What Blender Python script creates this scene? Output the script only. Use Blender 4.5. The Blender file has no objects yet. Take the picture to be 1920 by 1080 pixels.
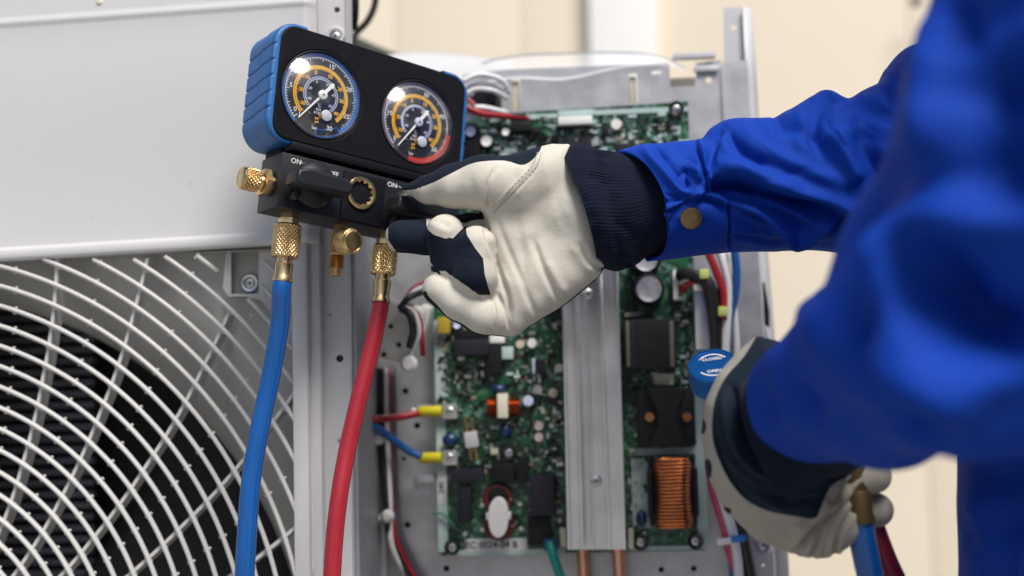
import bpy, bmesh, math, random
import numpy as np
from mathutils import Vector, Matrix
from math import sin, cos, pi, radians, sqrt, atan2, degrees
random.seed(7)
SC = bpy.context.scene
COL = SC.collection
# ------------------------------------------------------------------ camera
CAMZ = 0.74
F = 2400.0                                   # focal length in photo pixels (45 mm lens)
_p, _r = radians(4.5), radians(1.4)
_fw = np.array([0, cos(_p), sin(_p)]); _rt = np.array([1., 0, 0]); _up = np.array([0, -sin(_p), cos(_p)])
CR = _rt*cos(_r) - _up*sin(_r); CU = _rt*sin(_r) + _up*cos(_r); CW = _fw
CAM = np.array([0, 0, CAMZ])
cd = bpy.data.cameras.new('camera'); cam = bpy.data.objects.new('camera', cd); COL.objects.link(cam)
M3 = Matrix(((CR[0], CU[0], -CW[0]), (CR[1], CU[1], -CW[1]), (CR[2], CU[2], -CW[2])))
cam.matrix_world = Matrix.Translation(Vector(CAM)) @ M3.to_4x4()
cd.sensor_width = 36; cd.lens = 45; cd.clip_start = 0.05; cd.clip_end = 400
cd.dof.use_dof = True; cd.dof.focus_distance = 0.995; cd.dof.aperture_fstop = 2.75
SC.camera = cam
# ------------------------------------------------------------------ world, sun, exposure
SUN_EL, SUN_AZ = radians(55), radians(152)      # azimuth from +Y clockwise: behind the camera, to the left
w = bpy.data.worlds.new('World'); SC.world = w; w.use_nodes = True
nt = w.node_tree; bg = nt.nodes['Background']
sky = nt.nodes.new('ShaderNodeTexSky'); sky.sky_type = 'NISHITA'; sky.sun_disc = False
sky.sun_elevation = SUN_EL; sky.sun_rotation = SUN_AZ; sky.dust_density = 3.0; sky.air_density = 1.0; sky.ozone_density = 1.0
nt.links.new(sky.outputs[0], bg.inputs[0]); bg.inputs[1].default_value = 0.085
sd = bpy.data.lights.new('sun', 'SUN'); sun = bpy.data.objects.new('sun', sd); COL.objects.link(sun)
sd.energy = 2.7; sd.angle = radians(24); sd.color = (1.0, 0.955, 0.90)
_sdir = Vector((sin(SUN_AZ)*cos(SUN_EL), cos(SUN_AZ)*cos(SUN_EL), sin(SUN_EL)))
sun.rotation_euler = _sdir.to_track_quat('Z', 'Y').to_euler()
SC.view_settings.view_transform = 'Standard'; SC.view_settings.look = 'None'
SC.view_settings.exposure = 0.52; SC.view_settings.gamma = 1.0; SC.view_settings.use_curve_mapping = False
SC.render.engine = 'CYCLES'
SC.cycles.use_denoising = True; SC.cycles.max_bounces = 8; SC.cycles.diffuse_bounces = 4; SC.cycles.glossy_bounces = 4
SC.cycles.transparent_max_bounces = 12; SC.cycles.caustics_reflective = False; SC.cycles.caustics_refractive = False

# ------------------------------------------------------------------ measuring helpers
def ray(px, py): return CW + CR*(px-960)/F - CU*(py-540)/F
def at(px, py, d): return CAM + ray(px, py)*d           # world point seen at that pixel, d metres in front of the lens
class Frame:
    """a place in the world with its own axes: x right, y away, z up"""
    def __init__(s, o, R): s.o = np.array(o, float); s.R = np.array(R, float)
    def hit(s, px, py, dy=0.0):                          # where the sight line meets the frame's plane y = dy
        o = s.o + s.R[:, 1]*dy; r = ray(px, py); n = s.R[:, 1]
        t = ((o-CAM) @ n)/(r @ n); q = s.R.T @ (CAM + r*t - s.o); return Vector((q[0], dy, q[2]))
    def loc(s, p): return Vector(s.R.T @ (np.array(p)-s.o))
    def matrix(s): return Matrix.Translation(Vector(s.o)) @ Matrix(s.R.tolist()).to_4x4()
_y = radians(4.0)
UF = Frame((0, 1.08, CAMZ), np.array([[cos(_y), sin(_y), 0], [-sin(_y), cos(_y), 0], [0, 0, 1]]))
U = UF.hit
def rotv(v):
    v = np.array(v); th = np.linalg.norm(v); k = v/th
    K = np.array([[0, -k[2], k[1]], [k[2], 0, -k[0]], [-k[1], k[0], 0]]); return np.eye(3)+sin(th)*K+(1-cos(th))*K@K
MF = Frame((-.1092, 1.031, .2331+CAMZ), rotv((-.0741, .1222, .6415)))
Mh = MF.hit

# ------------------------------------------------------------------ materials
MATS = {}
def mat(name, col, rough=.5, metal=0.0, bump=None, var=None, coat=0, sheen=0, spec=.5, alpha=None, aniso=0):
    """bump=(scale, strength, distance); var=(scale, amount) mottles the base colour"""
    if name in MATS: return MATS[name]
    m = bpy.data.materials.new(name); m.use_nodes = True; n = m.node_tree.nodes; L = m.node_tree.links
    b = n['Principled BSDF']; b.inputs['Base Color'].default_value = (*col, 1); b.inputs['Roughness'].default_value = rough
    b.inputs['Metallic'].default_value = metal; b.inputs['Specular IOR Level'].default_value = spec
    b.inputs['Coat Weight'].default_value = coat; b.inputs['Sheen Weight'].default_value = sheen
    if sheen: b.inputs['Sheen Roughness'].default_value = .45
    tc = n.new('ShaderNodeTexCoord')
    if var:
        t = n.new('ShaderNodeTexNoise'); t.inputs['Scale'].default_value = var[0]; t.inputs['Detail'].default_value = 6
        mx = n.new('ShaderNodeMix'); mx.data_type = 'RGBA'; L.new(tc.outputs['Object'], t.inputs['Vector'])
        r = n.new('ShaderNodeMapRange'); r.inputs[1].default_value = .3; r.inputs[2].default_value = .7
        L.new(t.outputs[0], r.inputs[0]); L.new(r.outputs[0], mx.inputs[0])
        lo = tuple(max(0, c*(1-var[1])) for c in col); hi = tuple(min(1, c*(1+var[1])) for c in col)
        mx.inputs[6].default_value = (*lo, 1); mx.inputs[7].default_value = (*hi, 1); L.new(mx.outputs[2], b.inputs['Base Color'])
        rr = n.new('ShaderNodeMapRange'); rr.inputs[3].default_value = max(.02, rough-.08); rr.inputs[4].default_value = min(1, rough+.08)
        L.new(t.outputs[0], rr.inputs[0]); L.new(rr.outputs[0], b.inputs['Roughness'])
    if bump:
        t = n.new('ShaderNodeTexNoise'); t.inputs['Scale'].default_value = bump[0]; t.inputs['Detail'].default_value = 5
        L.new(tc.outputs['Object'], t.inputs['Vector'])
        u = n.new('ShaderNodeBump'); u.inputs['Strength'].default_value = bump[1]; u.inputs['Distance'].default_value = bump[2]
        L.new(t.outputs[0], u.inputs['Height']); L.new(u.outputs[0], b.inputs['Normal'])
    MATS[name] = m; return m
PAINT = mat('grey_white_paint', (.585, .585, .595), .45, bump=(160, .10, .0006), var=(4, .03))
PLAST = mat('warm_white_plastic', (.52, .52, .51), .42, bump=(120, .1, .0005), var=(14, .03))
SHROUD = mat('shroud_plastic', (.40, .40, .385), .5, var=(11, .22), bump=(60, .2, .001))
POCKM = mat('pocket_plastic', (.33, .33, .31), .6, var=(25, .15))  # darker grey plastic for the screw pocket
ZINC = mat('galvanised_steel', (.62, .63, .66), .42, 1.0, bump=(200, .15, .0004), var=(70, .12))
ZINCW = mat('galvanised_steel_matt', (.50, .505, .53), .48, .75, bump=(200, .15, .0004), var=(60, .10))
ALU = mat('aluminium', (.74, .75, .77), .32, 1.0, var=(30, .08))
BLACKP = mat('black_plastic', (.005, .005, .008), .55, bump=(900, .35, .0004), spec=.16, var=(60, .2))
BLACKG = mat('black_gloss', (.012, .012, .014), .25)
BLOCK = mat('black_anodised', (.008, .008, .012), .42, .10, bump=(700, .25, .0003), var=(50, .2))
KNOB = mat('knob_plastic', (.011, .012, .016), .45, spec=.35, bump=(1200, .45, .0004))
BLUEB = mat('blue_rubber', (.016, .125, .36), .45, bump=(800, .3, .0004), var=(40, .06))
BRASS = mat('brass', (.72, .52, .26), .26, 1.0, bump=(300, .1, .0003), var=(90, .16))
BRASSD = mat('dull_brass', (.50, .33, .15), .36, 1.0, var=(80, .25))
STEEL = mat('screw_steel', (.62, .62, .64), .40, 1.0, var=(200, .1))
DARK = mat('dark_interior', (.014, .014, .015), .7)
FINM = mat('fin_coating', (.15, .155, .19), .45, .2, var=(30, .15))
HOSEB = mat('blue_hose_rubber', (.004, .085, .32), .32, bump=(500, .25, .0005), coat=.15, var=(35, .08))
HOSER = mat('red_hose_rubber', (.34, .016, .030), .36, bump=(500, .25, .0005), coat=.12, var=(35, .08))
WBLK = mat('black_wire', (.012, .012, .013), .4); WWHT = mat('white_wire', (.72, .72, .72), .4)
WRED = mat('red_wire', (.34, .012, .02), .38); WBLU = mat('blue_wire', (.01, .09, .30), .38)
WGRN = mat('green_wire', (.0, .23, .19), .35); WYEL = mat('yellow_sleeve', (.62, .55, .02), .35)
WPNK = mat('pink_wire', (.50, .06, .14), .4)
COPPER = mat('copper_winding', (.60, .29, .15), .28, 1.0, var=(200, .15)); CPIPE = mat('copper_pipe', (.72, .38, .25), .38, 1.0, var=(40, .15))
CAPB = mat('capacitor_blue', (.008, .03, .10), .35); COMPB = mat('component_black', (.008, .008, .010), .5, spec=.25, var=(60, .2))
COMPG = mat('component_slate', (.017, .017, .026), .45, spec=.25, var=(60, .2)); CREAM = mat('cream_nylon', (.66, .63, .50), .5)
WHITEP = mat('white_nylon', (.78, .78, .76), .45); TIN = mat('tinned', (.6, .6, .6), .35, .9)
WPRINT = mat('white_print', (.70, .70, .72), .5); TIEG = mat('green_tie', (.55, .62, .18), .5)
RED_P = mat('red_print', (.50, .035, .025), .45); BLU_P = mat('blue_print', (.012, .13, .50), .45); YEL_P = mat('amber_print', (.95, .52, .03), .5)
LAV_P = mat('pale_blue_print', (.55, .60, .80), .5); DIAL = mat('dial_face', (.008, .008, .016), .5)

# ------------------------------------------------------------------ mesh helpers
def link(name, me, m=None, parent=None, smooth=None, **props):
    o = bpy.data.objects.new(name, me); COL.objects.link(o)
    if m is not None and not me.materials: me.materials.append(m)
    if smooth is not None:
        for p in me.polygons: p.use_smooth = True
        if smooth < 180:
            try: me.set_sharp_from_angle(angle=radians(smooth))
            except Exception: pass
    if parent is not None: o.parent = parent
    for k, v in props.items(): o[k] = v
    return o
def obj(name, bm, m=None, parent=None, smooth=35, **props):
    bmesh.ops.recalc_face_normals(bm, faces=bm.faces)
    me = bpy.data.meshes.new(name); bm.to_mesh(me); bm.free()
    return link(name, me, m, parent, smooth, **props)
def empty(name, frame=None, label=None, cat=None, group=None, loc=None):
    o = bpy.data.objects.new(name, None); COL.objects.link(o); o.empty_display_size = .02
    if frame is not None: o.matrix_world = frame.matrix()
    if loc is not None: o.location = loc
    if label: o['label'] = label
    if cat: o['category'] = cat
    if group: o['group'] = group
    return o
def BM(): return bmesh.new()
def box(bm, c, s, bev=0.0, rot=None, seg=2):
    r = bmesh.ops.create_cube(bm, size=1.0); vs = r['verts']
    mx = Matrix.Translation(Vector(c)) @ (rot.to_4x4() if rot is not None else Matrix.Identity(4)) @ Matrix.Diagonal((s[0], s[1], s[2], 1))
    bmesh.ops.transform(bm, matrix=mx, verts=vs)
    if bev > 0:
        es = list({e for v in vs for e in v.link_edges})
        bmesh.ops.bevel(bm, geom=es, offset=min(bev, min(s)*.45), segments=seg, affect='EDGES', profile=.6)
    return bm
def frame_from(axis, hint=(0, 0, 1)):
    z = Vector(axis).normalized(); h = Vector(hint)
    if abs(z.dot(h)) > .98: h = Vector((0, 1, 0))
    x = h.cross(z).normalized(); y = z.cross(x); return Matrix((x, y, z)).transposed()
def lathe(bm, prof, o=(0, 0, 0), axis=(0, 0, 1), seg=32, caps=True, rfun=None):
    """prof = [(r, h)...] along axis"""
    R = frame_from(axis); o = Vector(o); rings = []
    for (r, h) in prof:
        ring = []
        for i in range(seg):
            a = 2*pi*i/seg; rr = r if rfun is None else rfun(r, h, a)
            ring.append(bm.verts.new(o + R @ Vector((rr*cos(a), rr*sin(a), h))))
        rings.append(ring)
    for a, b in zip(rings[:-1], rings[1:]):
        for i in range(seg):
            bm.faces.new((a[i], a[(i+1) % seg], b[(i+1) % seg], b[i]))
    if caps: bm.faces.new(rings[0][::-1]); bm.faces.new(rings[-1])
    return bm
def spline(pts, n=8):
    P = [Vector(p) for p in pts]
    if len(P) < 3: return [P[0].lerp(P[-1], i/n) for i in range(n+1)]
    Q = [P[0]*2-P[1]] + P + [P[-1]*2-P[-2]]; out = []
    for i in range(1, len(Q)-2):
        a, b, c, d = Q[i-1:i+3]
        for k in range(n):
            t = k/n; out.append(.5*((2*b)+(c-a)*t+(2*a-5*b+4*c-d)*t*t+(3*b-a-3*c+d)*t**3))
    out.append(P[-1]); return out
def tube(bm, pts, r, seg=10, n=8, raw=False):
    P = [Vector(p) for p in pts] if raw else spline(pts, n); m = len(P)
    prev = None; rings = []
    for i, p in enumerate(P):
        t = (P[min(i+1, m-1)]-P[max(i-1, 0)]).normalized()
        if prev is None:
            h = Vector((0, 0, 1)) if abs(t.z) < .9 else Vector((0, 1, 0)); x = h.cross(t).normalized()
        else: x = (prev - t*prev.dot(t)).normalized()
        prev = x; y = t.cross(x); rr = r(i/(m-1)) if callable(r) else r
        rings.append([bm.verts.new(p + x*rr*cos(2*pi*k/seg) + y*rr*sin(2*pi*k/seg)) for k in range(seg)])
    for a, b in zip(rings[:-1], rings[1:]):
        for i in range(seg): bm.faces.new((a[i], a[(i+1) % seg], b[(i+1) % seg], b[i]))
    bm.faces.new(rings[0][::-1]); bm.faces.new(rings[-1]); return bm
def rrect(w, h, r, n=6, cx=0, cz=0):
    out = []
    for (sx, sz, a0) in ((1, 1, 0), (-1, 1, 90), (-1, -1, 180), (1, -1, 270)):
        for k in range(n+1):
            a = radians(a0+90*k/n); out.append((cx+sx*(w/2-r)+r*cos(a), cz+sz*(h/2-r)+r*sin(a)))
    return out
def circ(cx, cz, r, n=20): return [(cx+r*cos(2*pi*i/n), cz+r*sin(2*pi*i/n)) for i in range(n)]
def sheet(name, outer, holes, y0, y1, m, parent=None, bev=0.0, smooth=35, **props):
    """a plate in the local xz plane between y0 and y1 with real holes"""
    cu = bpy.data.curves.new(name, 'CURVE'); cu.dimensions = '2D'; cu.fill_mode = 'BOTH'; cu.extrude = max(abs(y1-y0)/2-bev, 1e-5); cu.bevel_depth = bev; cu.bevel_resolution = 2
    if bev: cu.offset = -bev
    for poly in [outer]+list(holes):
        s = cu.splines.new('POLY'); s.points.add(len(poly)-1); s.use_cyclic_u = True
        for p, q in zip(s.points, poly): p.co = (q[0], q[1], 0, 1)
    t = bpy.data.objects.new(name, cu); COL.objects.link(t); bpy.context.view_layer.update()
    me = bpy.data.meshes.new_from_object(t); bpy.data.objects.remove(t); bpy.data.curves.remove(cu)
    me.transform(Matrix.Translation((0, (y0+y1)/2, 0)) @ Matrix.Rotation(pi/2, 4, 'X'))
    return link(name, me, m, parent, smooth, **props)
def text(name, s, size, loc, m, parent, rot=0.0, depth=.00008, align='CENTER', sx=1.0, basis=None):
    cu = bpy.data.curves.new(name, 'FONT'); cu.body = s; cu.size = size; cu.extrude = depth; cu.align_x = align; cu.align_y = 'CENTER'
    cu.offset = size*.012
    t = bpy.data.objects.new(name, cu); COL.objects.link(t); bpy.context.view_layer.update()
    me = bpy.data.meshes.new_from_object(t); bpy.data.objects.remove(t); bpy.data.curves.remove(cu)
    B = basis if basis is not None else Matrix.Rotation(pi/2, 4, 'X')
    me.transform(Matrix.Translation(Vector(loc)) @ B @ Matrix.Rotation(rot, 4, 'Z') @ Matrix.Diagonal((sx, 1, 1, 1)))
    return link(name, me, m, parent, None)
def pmerge(name, objs, m, parent):
    """join small prints into one mesh"""
    bm = BM()
    for o in objs: bm.from_mesh(o.data); me = o.data; bpy.data.objects.remove(o); bpy.data.meshes.remove(me)
    return obj(name, bm, m, parent, smooth=None)
def arc_strip(bm, r0, r1, a0, a1, y, cx=0, cz=0, n=60):
    """flat printed arc on the local xz plane"""
    prev = None
    for i in range(n+1):
        a = radians(a0+(a1-a0)*i/n)
        p = (bm.verts.new((cx+r0*cos(a), y, cz+r0*sin(a))), bm.verts.new((cx+r1*cos(a), y, cz+r1*sin(a))))
        if prev: bm.faces.new((prev[0], prev[1], p[1], p[0]))
        prev = p
    return bm

# ------------------------------------------------------------------ SDF surfaces (gloves, jacket, body)
def surfnets(Fv, org, h):
    S = Fv < 0; nx, ny, nz = Fv.shape
    acc = np.zeros((nx-1, ny-1, nz-1, 3), np.float32); cnt = np.zeros((nx-1, ny-1, nz-1), np.float32)
    sh = (nx-1, ny-1, nz-1)
    def sub(A, d): return A[d[0]:d[0]+sh[0], d[1]:d[1]+sh[1], d[2]:d[2]+sh[2]]
    for ax in range(3):
        o1, o2 = [a for a in range(3) if a != ax]
        for i in (0, 1):
            for j in (0, 1):
                d = [0, 0, 0]; d[o1] = i; d[o2] = j; e = list(d); e[ax] = 1
                a = sub(Fv, d); b = sub(Fv, e); c = sub(S, d) != sub(S, e)
                t = np.where(c, a/np.where(c, a-b, 1), 0)
                for k in range(3): acc[..., k] += np.where(c, (t if k == ax else d[k]), 0)
                cnt += c
    act = cnt > 0; idx = -np.ones(sh, np.int64); I = np.argwhere(act); idx[act] = np.arange(len(I))
    V = (I + acc[act]/cnt[act][:, None])*h + np.array(org)
    Q = []
    for ax in range(3):
        o1, o2 = (ax+1) % 3, (ax+2) % 3
        a = [slice(None)]*3; b = [slice(None)]*3; a[ax] = slice(0, -1); b[ax] = slice(1, None)
        c = S[tuple(a)] != S[tuple(b)]; E = np.argwhere(c)
        E = E[(E[:, o1] > 0) & (E[:, o2] > 0) & (E[:, o1] < sh[o1]) & (E[:, o2] < sh[o2])]
        ins = S[E[:, 0], E[:, 1], E[:, 2]]
        def g(d1, d2):
            q = E.copy(); q[:, o1] += d1; q[:, o2] += d2; return idx[q[:, 0], q[:, 1], q[:, 2]]
        q = np.stack([g(-1, -1), g(0, -1), g(0, 0), g(-1, 0)], 1); q[~ins] = q[~ins][:, ::-1]; Q.append(q)
    return V, np.concatenate(Q)
def relax(V, Q, it=2, lam=.5):
    E = np.concatenate([Q[:, [0, 1]], Q[:, [1, 2]], Q[:, [2, 3]], Q[:, [3, 0]]])
    deg = np.bincount(E.ravel(), minlength=len(V))[:, None].astype(float); deg[deg == 0] = 1
    for _ in range(it):
        N = np.zeros_like(V)
        for k in range(3):
            N[:, k] = np.bincount(E[:, 0], V[E[:, 1], k], len(V)) + np.bincount(E[:, 1], V[E[:, 0], k], len(V))
        V = V*(1-lam)+N/deg*lam
    return V
def vnormals(V, Q):
    n = np.cross(V[Q[:, 2]]-V[Q[:, 0]], V[Q[:, 3]]-V[Q[:, 1]]); N = np.zeros_like(V)
    for c in range(4):
        for k in range(3): N[:, k] += np.bincount(Q[:, c], n[:, k], len(V))
    return N/(np.linalg.norm(N, axis=1)[:, None]+1e-12)
def npmesh(name, V, Q, attrs=None):
    me = bpy.data.meshes.new(name); me.vertices.add(len(V)); me.vertices.foreach_set('co', V.astype(np.float32).ravel())
    me.loops.add(len(Q)*4); me.loops.foreach_set('vertex_index', Q.astype(np.int32).ravel())
    me.polygons.add(len(Q)); me.polygons.foreach_set('loop_start', (np.arange(len(Q))*4).astype(np.int32))
    me.polygons.foreach_set('use_smooth', np.ones(len(Q), bool)); me.update(calc_edges=True); me.validate()
    for k, v in (attrs or {}).items():
        a = me.attributes.new(k, 'FLOAT', 'POINT'); a.data.foreach_set('value', v.astype(np.float32))
    return me
def cone(P, a, b, ra, rb, sq=(1, 1, 1)):
    """distance to a tapered capsule; sq squashes space per axis"""
    a = np.array(a, float); b = np.array(b, float); s = np.array(sq, float); P0, P1, P2 = P
    d = (b-a)*s; L = d@d+1e-9
    X, Y, Z = (P0-a[0])*s[0], (P1-a[1])*s[1], (P2-a[2])*s[2]
    t = np.clip((X*d[0]+Y*d[1]+Z*d[2])/L, 0, 1)
    return np.sqrt((X-t*d[0])**2+(Y-t*d[1])**2+(Z-t*d[2])**2)-(ra+(rb-ra)*t)
def smin(a, b, k):
    h = np.clip(.5+.5*(b-a)/k, 0, 1); return b*(1-h)+a*h-k*h*(1-h)
def pdist(X, Z, poly):
    """signed 2D distance to a polygon, negative inside"""
    d = np.full(X.shape, 1e9); ins = np.zeros(X.shape, bool); n = len(poly)
    for i in range(n):
        ax, az = poly[i]; bx, bz = poly[(i+1) % n]; ex, ez = bx-ax, bz-az
        t = np.clip(((X-ax)*ex+(Z-az)*ez)/(ex*ex+ez*ez+1e-12), 0, 1)
        d = np.minimum(d, (X-ax-t*ex)**2+(Z-az-t*ez)**2)
        c = ((az > Z) != (bz > Z)) & (X < (bx-ax)*(Z-az)/(bz-az+1e-12)+ax); ins ^= c
    d = np.sqrt(d); return np.where(ins, -d, d)
def ldist(X, Z, line):
    """distance, parameter 0..1 and side for an open polyline"""
    best = np.full(X.shape, 1e9); T = np.zeros(X.shape); Sd = np.ones(X.shape)
    seg = [sqrt((line[i+1][0]-line[i][0])**2+(line[i+1][1]-line[i][1])**2) for i in range(len(line)-1)]; tot = sum(seg); acc = 0
    for i in range(len(line)-1):
        ax, az = line[i]; bx, bz = line[i+1]; ex, ez = bx-ax, bz-az
        t = np.clip(((X-ax)*ex+(Z-az)*ez)/(ex*ex+ez*ez+1e-12), 0, 1); d = (X-ax-t*ex)**2+(Z-az-t*ez)**2
        m = d < best; best = np.where(m, d, best); T = np.where(m, (acc+t*seg[i])/tot, T)
        Sd = np.where(m, np.sign(ex*(Z-az)-ez*(X-ax)), Sd); acc += seg[i]
    return np.sqrt(best), T, Sd
def crv(pts, n=6): return [(p.x, p.y) for p in spline([(a, b, 0) for a, b in pts], n)]
def project(Wp):
    q = Wp-CAM; d = q@CW; return 960+F*(q@CR)/d, 540-F*(q@CU)/d, d
def folds(Wp, N, lst, facing=True):
    """push a surface in or out along crease lines; lines are in photo pixels, amplitude in metres, width in pixels"""
    X, Y, D = project(Wp); q = CAM-Wp; q /= np.linalg.norm(q, axis=1)[:, None]
    fc = np.clip((N*q).sum(1)*2.5+.3, 0, 1) if facing else 1.0
    off = np.zeros(len(Wp))
    for (pts, amp, sg, kind) in lst:
        d, t, s = ldist(X, Y, crv(pts)); fade = np.clip(np.minimum(t, 1-t)*6+.12, 0, 1)**.7
        if kind == 'v': off += amp*np.exp(-(d/sg)**2)*fade                       # valley (amp<0) or ridge (amp>0)
        elif kind == 's': off += amp*np.tanh(s*d/sg)*np.exp(-(d/(3.2*sg))**2)*fade   # step: one side proud
        elif kind == 'f': off += amp*(np.exp(-(d/sg)**2)-.6*np.exp(-(d/(2.4*sg))**2))*fade
    return Wp + N*(off*fc)[:, None]
def noise3(P, sc, seed=0):
    """cheap smooth value noise on points"""
    rng = np.random.RandomState(seed); T = rng.rand(32, 32, 32)*2-1; q = P*sc; i = np.floor(q).astype(int); f = q-i; f = f*f*(3-2*f)
    r = 0
    for dx in (0, 1):
        for dy in (0, 1):
            for dz in (0, 1):
                wgt = (f[:, 0] if dx else 1-f[:, 0])*(f[:, 1] if dy else 1-f[:, 1])*(f[:, 2] if dz else 1-f[:, 2])
                r = r+wgt*T[(i[:, 0]+dx) % 32, (i[:, 1]+dy) % 32, (i[:, 2]+dz) % 32]
    return r
# ================================================================== SETTING
gm = mat('concrete_ground', (.30, .29, .27), .85, var=(3, .2), bump=(40, .4, .004))
bm = BM(); v = [bm.verts.new(p) for p in ((-150, -150, 0), (150, -150, 0), (150, 150, 0), (-150, 150, 0))]; bm.faces.new(v)
obj('ground', bm, gm, kind='structure')
WALLM = mat('cream_wall_paint', (.76, .68, .54), .7, var=(1.2, .035), bump=(30, .1, .001))
WALLW = mat('white_wall_paint', (.84, .84, .81), .6)
WD = 3.05
def wx(px): return at(px, 300, WD)[0]
wall = empty('house_wall', label='cream painted panelled house wall with one white pillar behind the unit', cat='wall', loc=(0, 0, 0))
def wbox(name, x0, x1, y, t, z0, z1, m, bev=.004):
    bm = BM(); box(bm, ((x0+x1)/2, y+t/2, (z0+z1)/2), (x1-x0, t, z1-z0), min(bev, .002)); return obj(name, bm, m, wall)
edges = [-1500, -1000, -520, -40, 420, 745, 985, 1112]
for a, b in zip(edges[:-1], edges[1:]): wbox('panel', wx(a)+.0004, wx(b)-.0004, WD+.0+random.uniform(0, .004), .05, 0.0, 3.1, WALLM)
wbox('pillar', wx(1112), wx(1240), WD-.05, .10, 0.0, 3.1, WALLW, .006)
for a, b in ((1240, 1722), (1722, 1850), (1850, 2400), (2400, 3000)): wbox('panel', wx(a)+.0004, wx(b)-.0004, WD+random.uniform(0, .004), .05, 0.0, 3.1, WALLM)
wbox('wall_core', wx(-1500), wx(3000), WD+.06, .12, 0, 3.1, WALLM)
bm = BM(); lathe(bm, [(.012, 0), (.012, .012), (.006, .016)], at(1716, 4, WD)-np.array([0, .0, 0]), (0, -1, 0), 14); obj('bolt_head', bm, BLACKP, wall)

# things behind the camera: they only show as reflections in the gauge lenses and the brass
BARK = mat('bark', (.10, .07, .05), .9); LEAFM = mat('leaves', (.05, .11, .025), .6, var=(2, .5))
def tree(x, y, h, cr, label, seed):
    rnd = random.Random(seed); t = empty('broadleaf_tree', label=label, cat='tree', loc=(x, y, 0), group='trees in the yard behind the camera')
    bm = BM(); tube(bm, [(0, 0, 0), (.08, .05, h*.3), (-.05, .0, h*.6), (0, 0, h*.85)], lambda t_: .16*(1-t_*.75), 9)
    for k in range(6):
        a = k*1.05; tube(bm, [(0, 0, h*.45), (cos(a)*cr*.45, sin(a)*cr*.45, h*.62), (cos(a)*cr*.8, sin(a)*cr*.8, h*.75)], lambda t_: .06*(1-t_*.8), 6)
    obj('trunk', bm, BARK, t)
    bm = BM()
    cl = [Vector((rnd.gauss(0, cr*.42), rnd.gauss(0, cr*.42), h*.72+rnd.gauss(0, cr*.32))) for _ in range(46)]
    for k in range(5200):
        c = cl[k % 46]; p = c+Vector((rnd.gauss(0, .26), rnd.gauss(0, .26), rnd.gauss(0, .2)))
        s = rnd.uniform(.05, .10); a = Vector((rnd.gauss(0, 1), rnd.gauss(0, 1), rnd.gauss(0, 1))).normalized()*s; b = a.orthogonal().normalized()*s*.6
        bm.faces.new([bm.verts.new(p+a), bm.verts.new(p+b), bm.verts.new(p-a), bm.verts.new(p-b)])
    obj('crown', bm, LEAFM, t, smooth=None, kind='stuff')
tree(2.6, -6.0, 4.6, 1.5, 'leafy tree standing behind the camera on the right', 3)
tree(5.5, -4.2, 5.2, 1.7, 'tall leafy tree at the far right of the yard', 4)
tree(-6.5, -8.5, 4.2, 1.5, 'leafy tree standing behind the camera on the left', 5)
hs = empty('neighbour_house', label='tan rendered house with brown tiled roof across the yard', cat='house', loc=(3.2, -12.5, 0))
TAN = mat('tan_render', (.50, .36, .26), .8)
bm = BM(); box(bm, (0, 0, 1.6), (9, 4, 3.2)); obj('wall', bm, TAN, hs)
bm = BM(); vs = [bm.verts.new(p) for p in ((-4.8, -2.4, 3.2), (4.8, -2.4, 3.2), (4.8, 2.4, 3.2), (-4.8, 2.4, 3.2), (-4.0, 0, 4.6), (4.0, 0, 4.6))]
for f in ((0, 1, 5, 4), (3, 4, 5, 2), (0, 4, 3), (1, 2, 5), (0, 3, 2, 1)): bm.faces.new([vs[i] for i in f])
obj('roof', bm, mat('roof_tile', (.20, .10, .07), .8), hs, smooth=None)
for x in (-2.6, .2, 2.8):
    bm = BM(); box(bm, (x, 2.03, 1.7), (1.1, .08, 1.2), .01); fr = obj('window', bm, WALLW, hs)
    bm = BM(); box(bm, (x, 2.08, 1.7), (.95, .03, 1.05)); obj('pane', bm, BLACKG, fr)

# ================================================================== OUTDOOR UNIT
unit = empty('outdoor_unit', UF, 'opened white air conditioner outdoor unit with round fan grille and exposed green circuit board', 'air conditioner')
GC = Vector((-.545, 0, -.235)); HW = U(549, 760).x-GC.x           # grille centre and half width
HT = U(300, 477).z-GC.z
def ubox(name, x0, y0, x1, y1, f, b, m, bev=.0008, parent=None, smooth=35, **pr):
    """box whose front face is the given rectangle of the photo, on the local plane y=f, reaching back (or forward) to y=b"""
    A = U(x0, (y0+y1)/2, f); B = U(x1, (y0+y1)/2, f); T = U((x0+x1)/2, y0, f); Bo = U((x0+x1)/2, y1, f)
    bm = BM(); box(bm, ((A.x+B.x)/2, (f+b)/2, (T.z+Bo.z)/2), (B.x-A.x, abs(b-f), T.z-Bo.z), bev)
    return obj(name, bm, m, parent or unit, smooth, **pr)
def usheet(name, pts, holes, f, t, m, parent=None, bev=0):
    return sheet(name, [(q.x, q.z) for q in (U(x, y, f) for x, y in pts)], [[(q.x, q.z) for q in (U(x, y, f) for x, y in h)] for h in holes], f, f+t, m, parent or unit, bev)
def hole(px, py, r): return circ(px, py, r, 16)
def utube(name, pts, r, m, parent=None, seg=10, **pr):
    bm = BM(); tube(bm, [U(x, y, d) for x, y, d in pts], r, seg); return obj(name, bm, m, parent or unit, 180, **pr)
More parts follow.
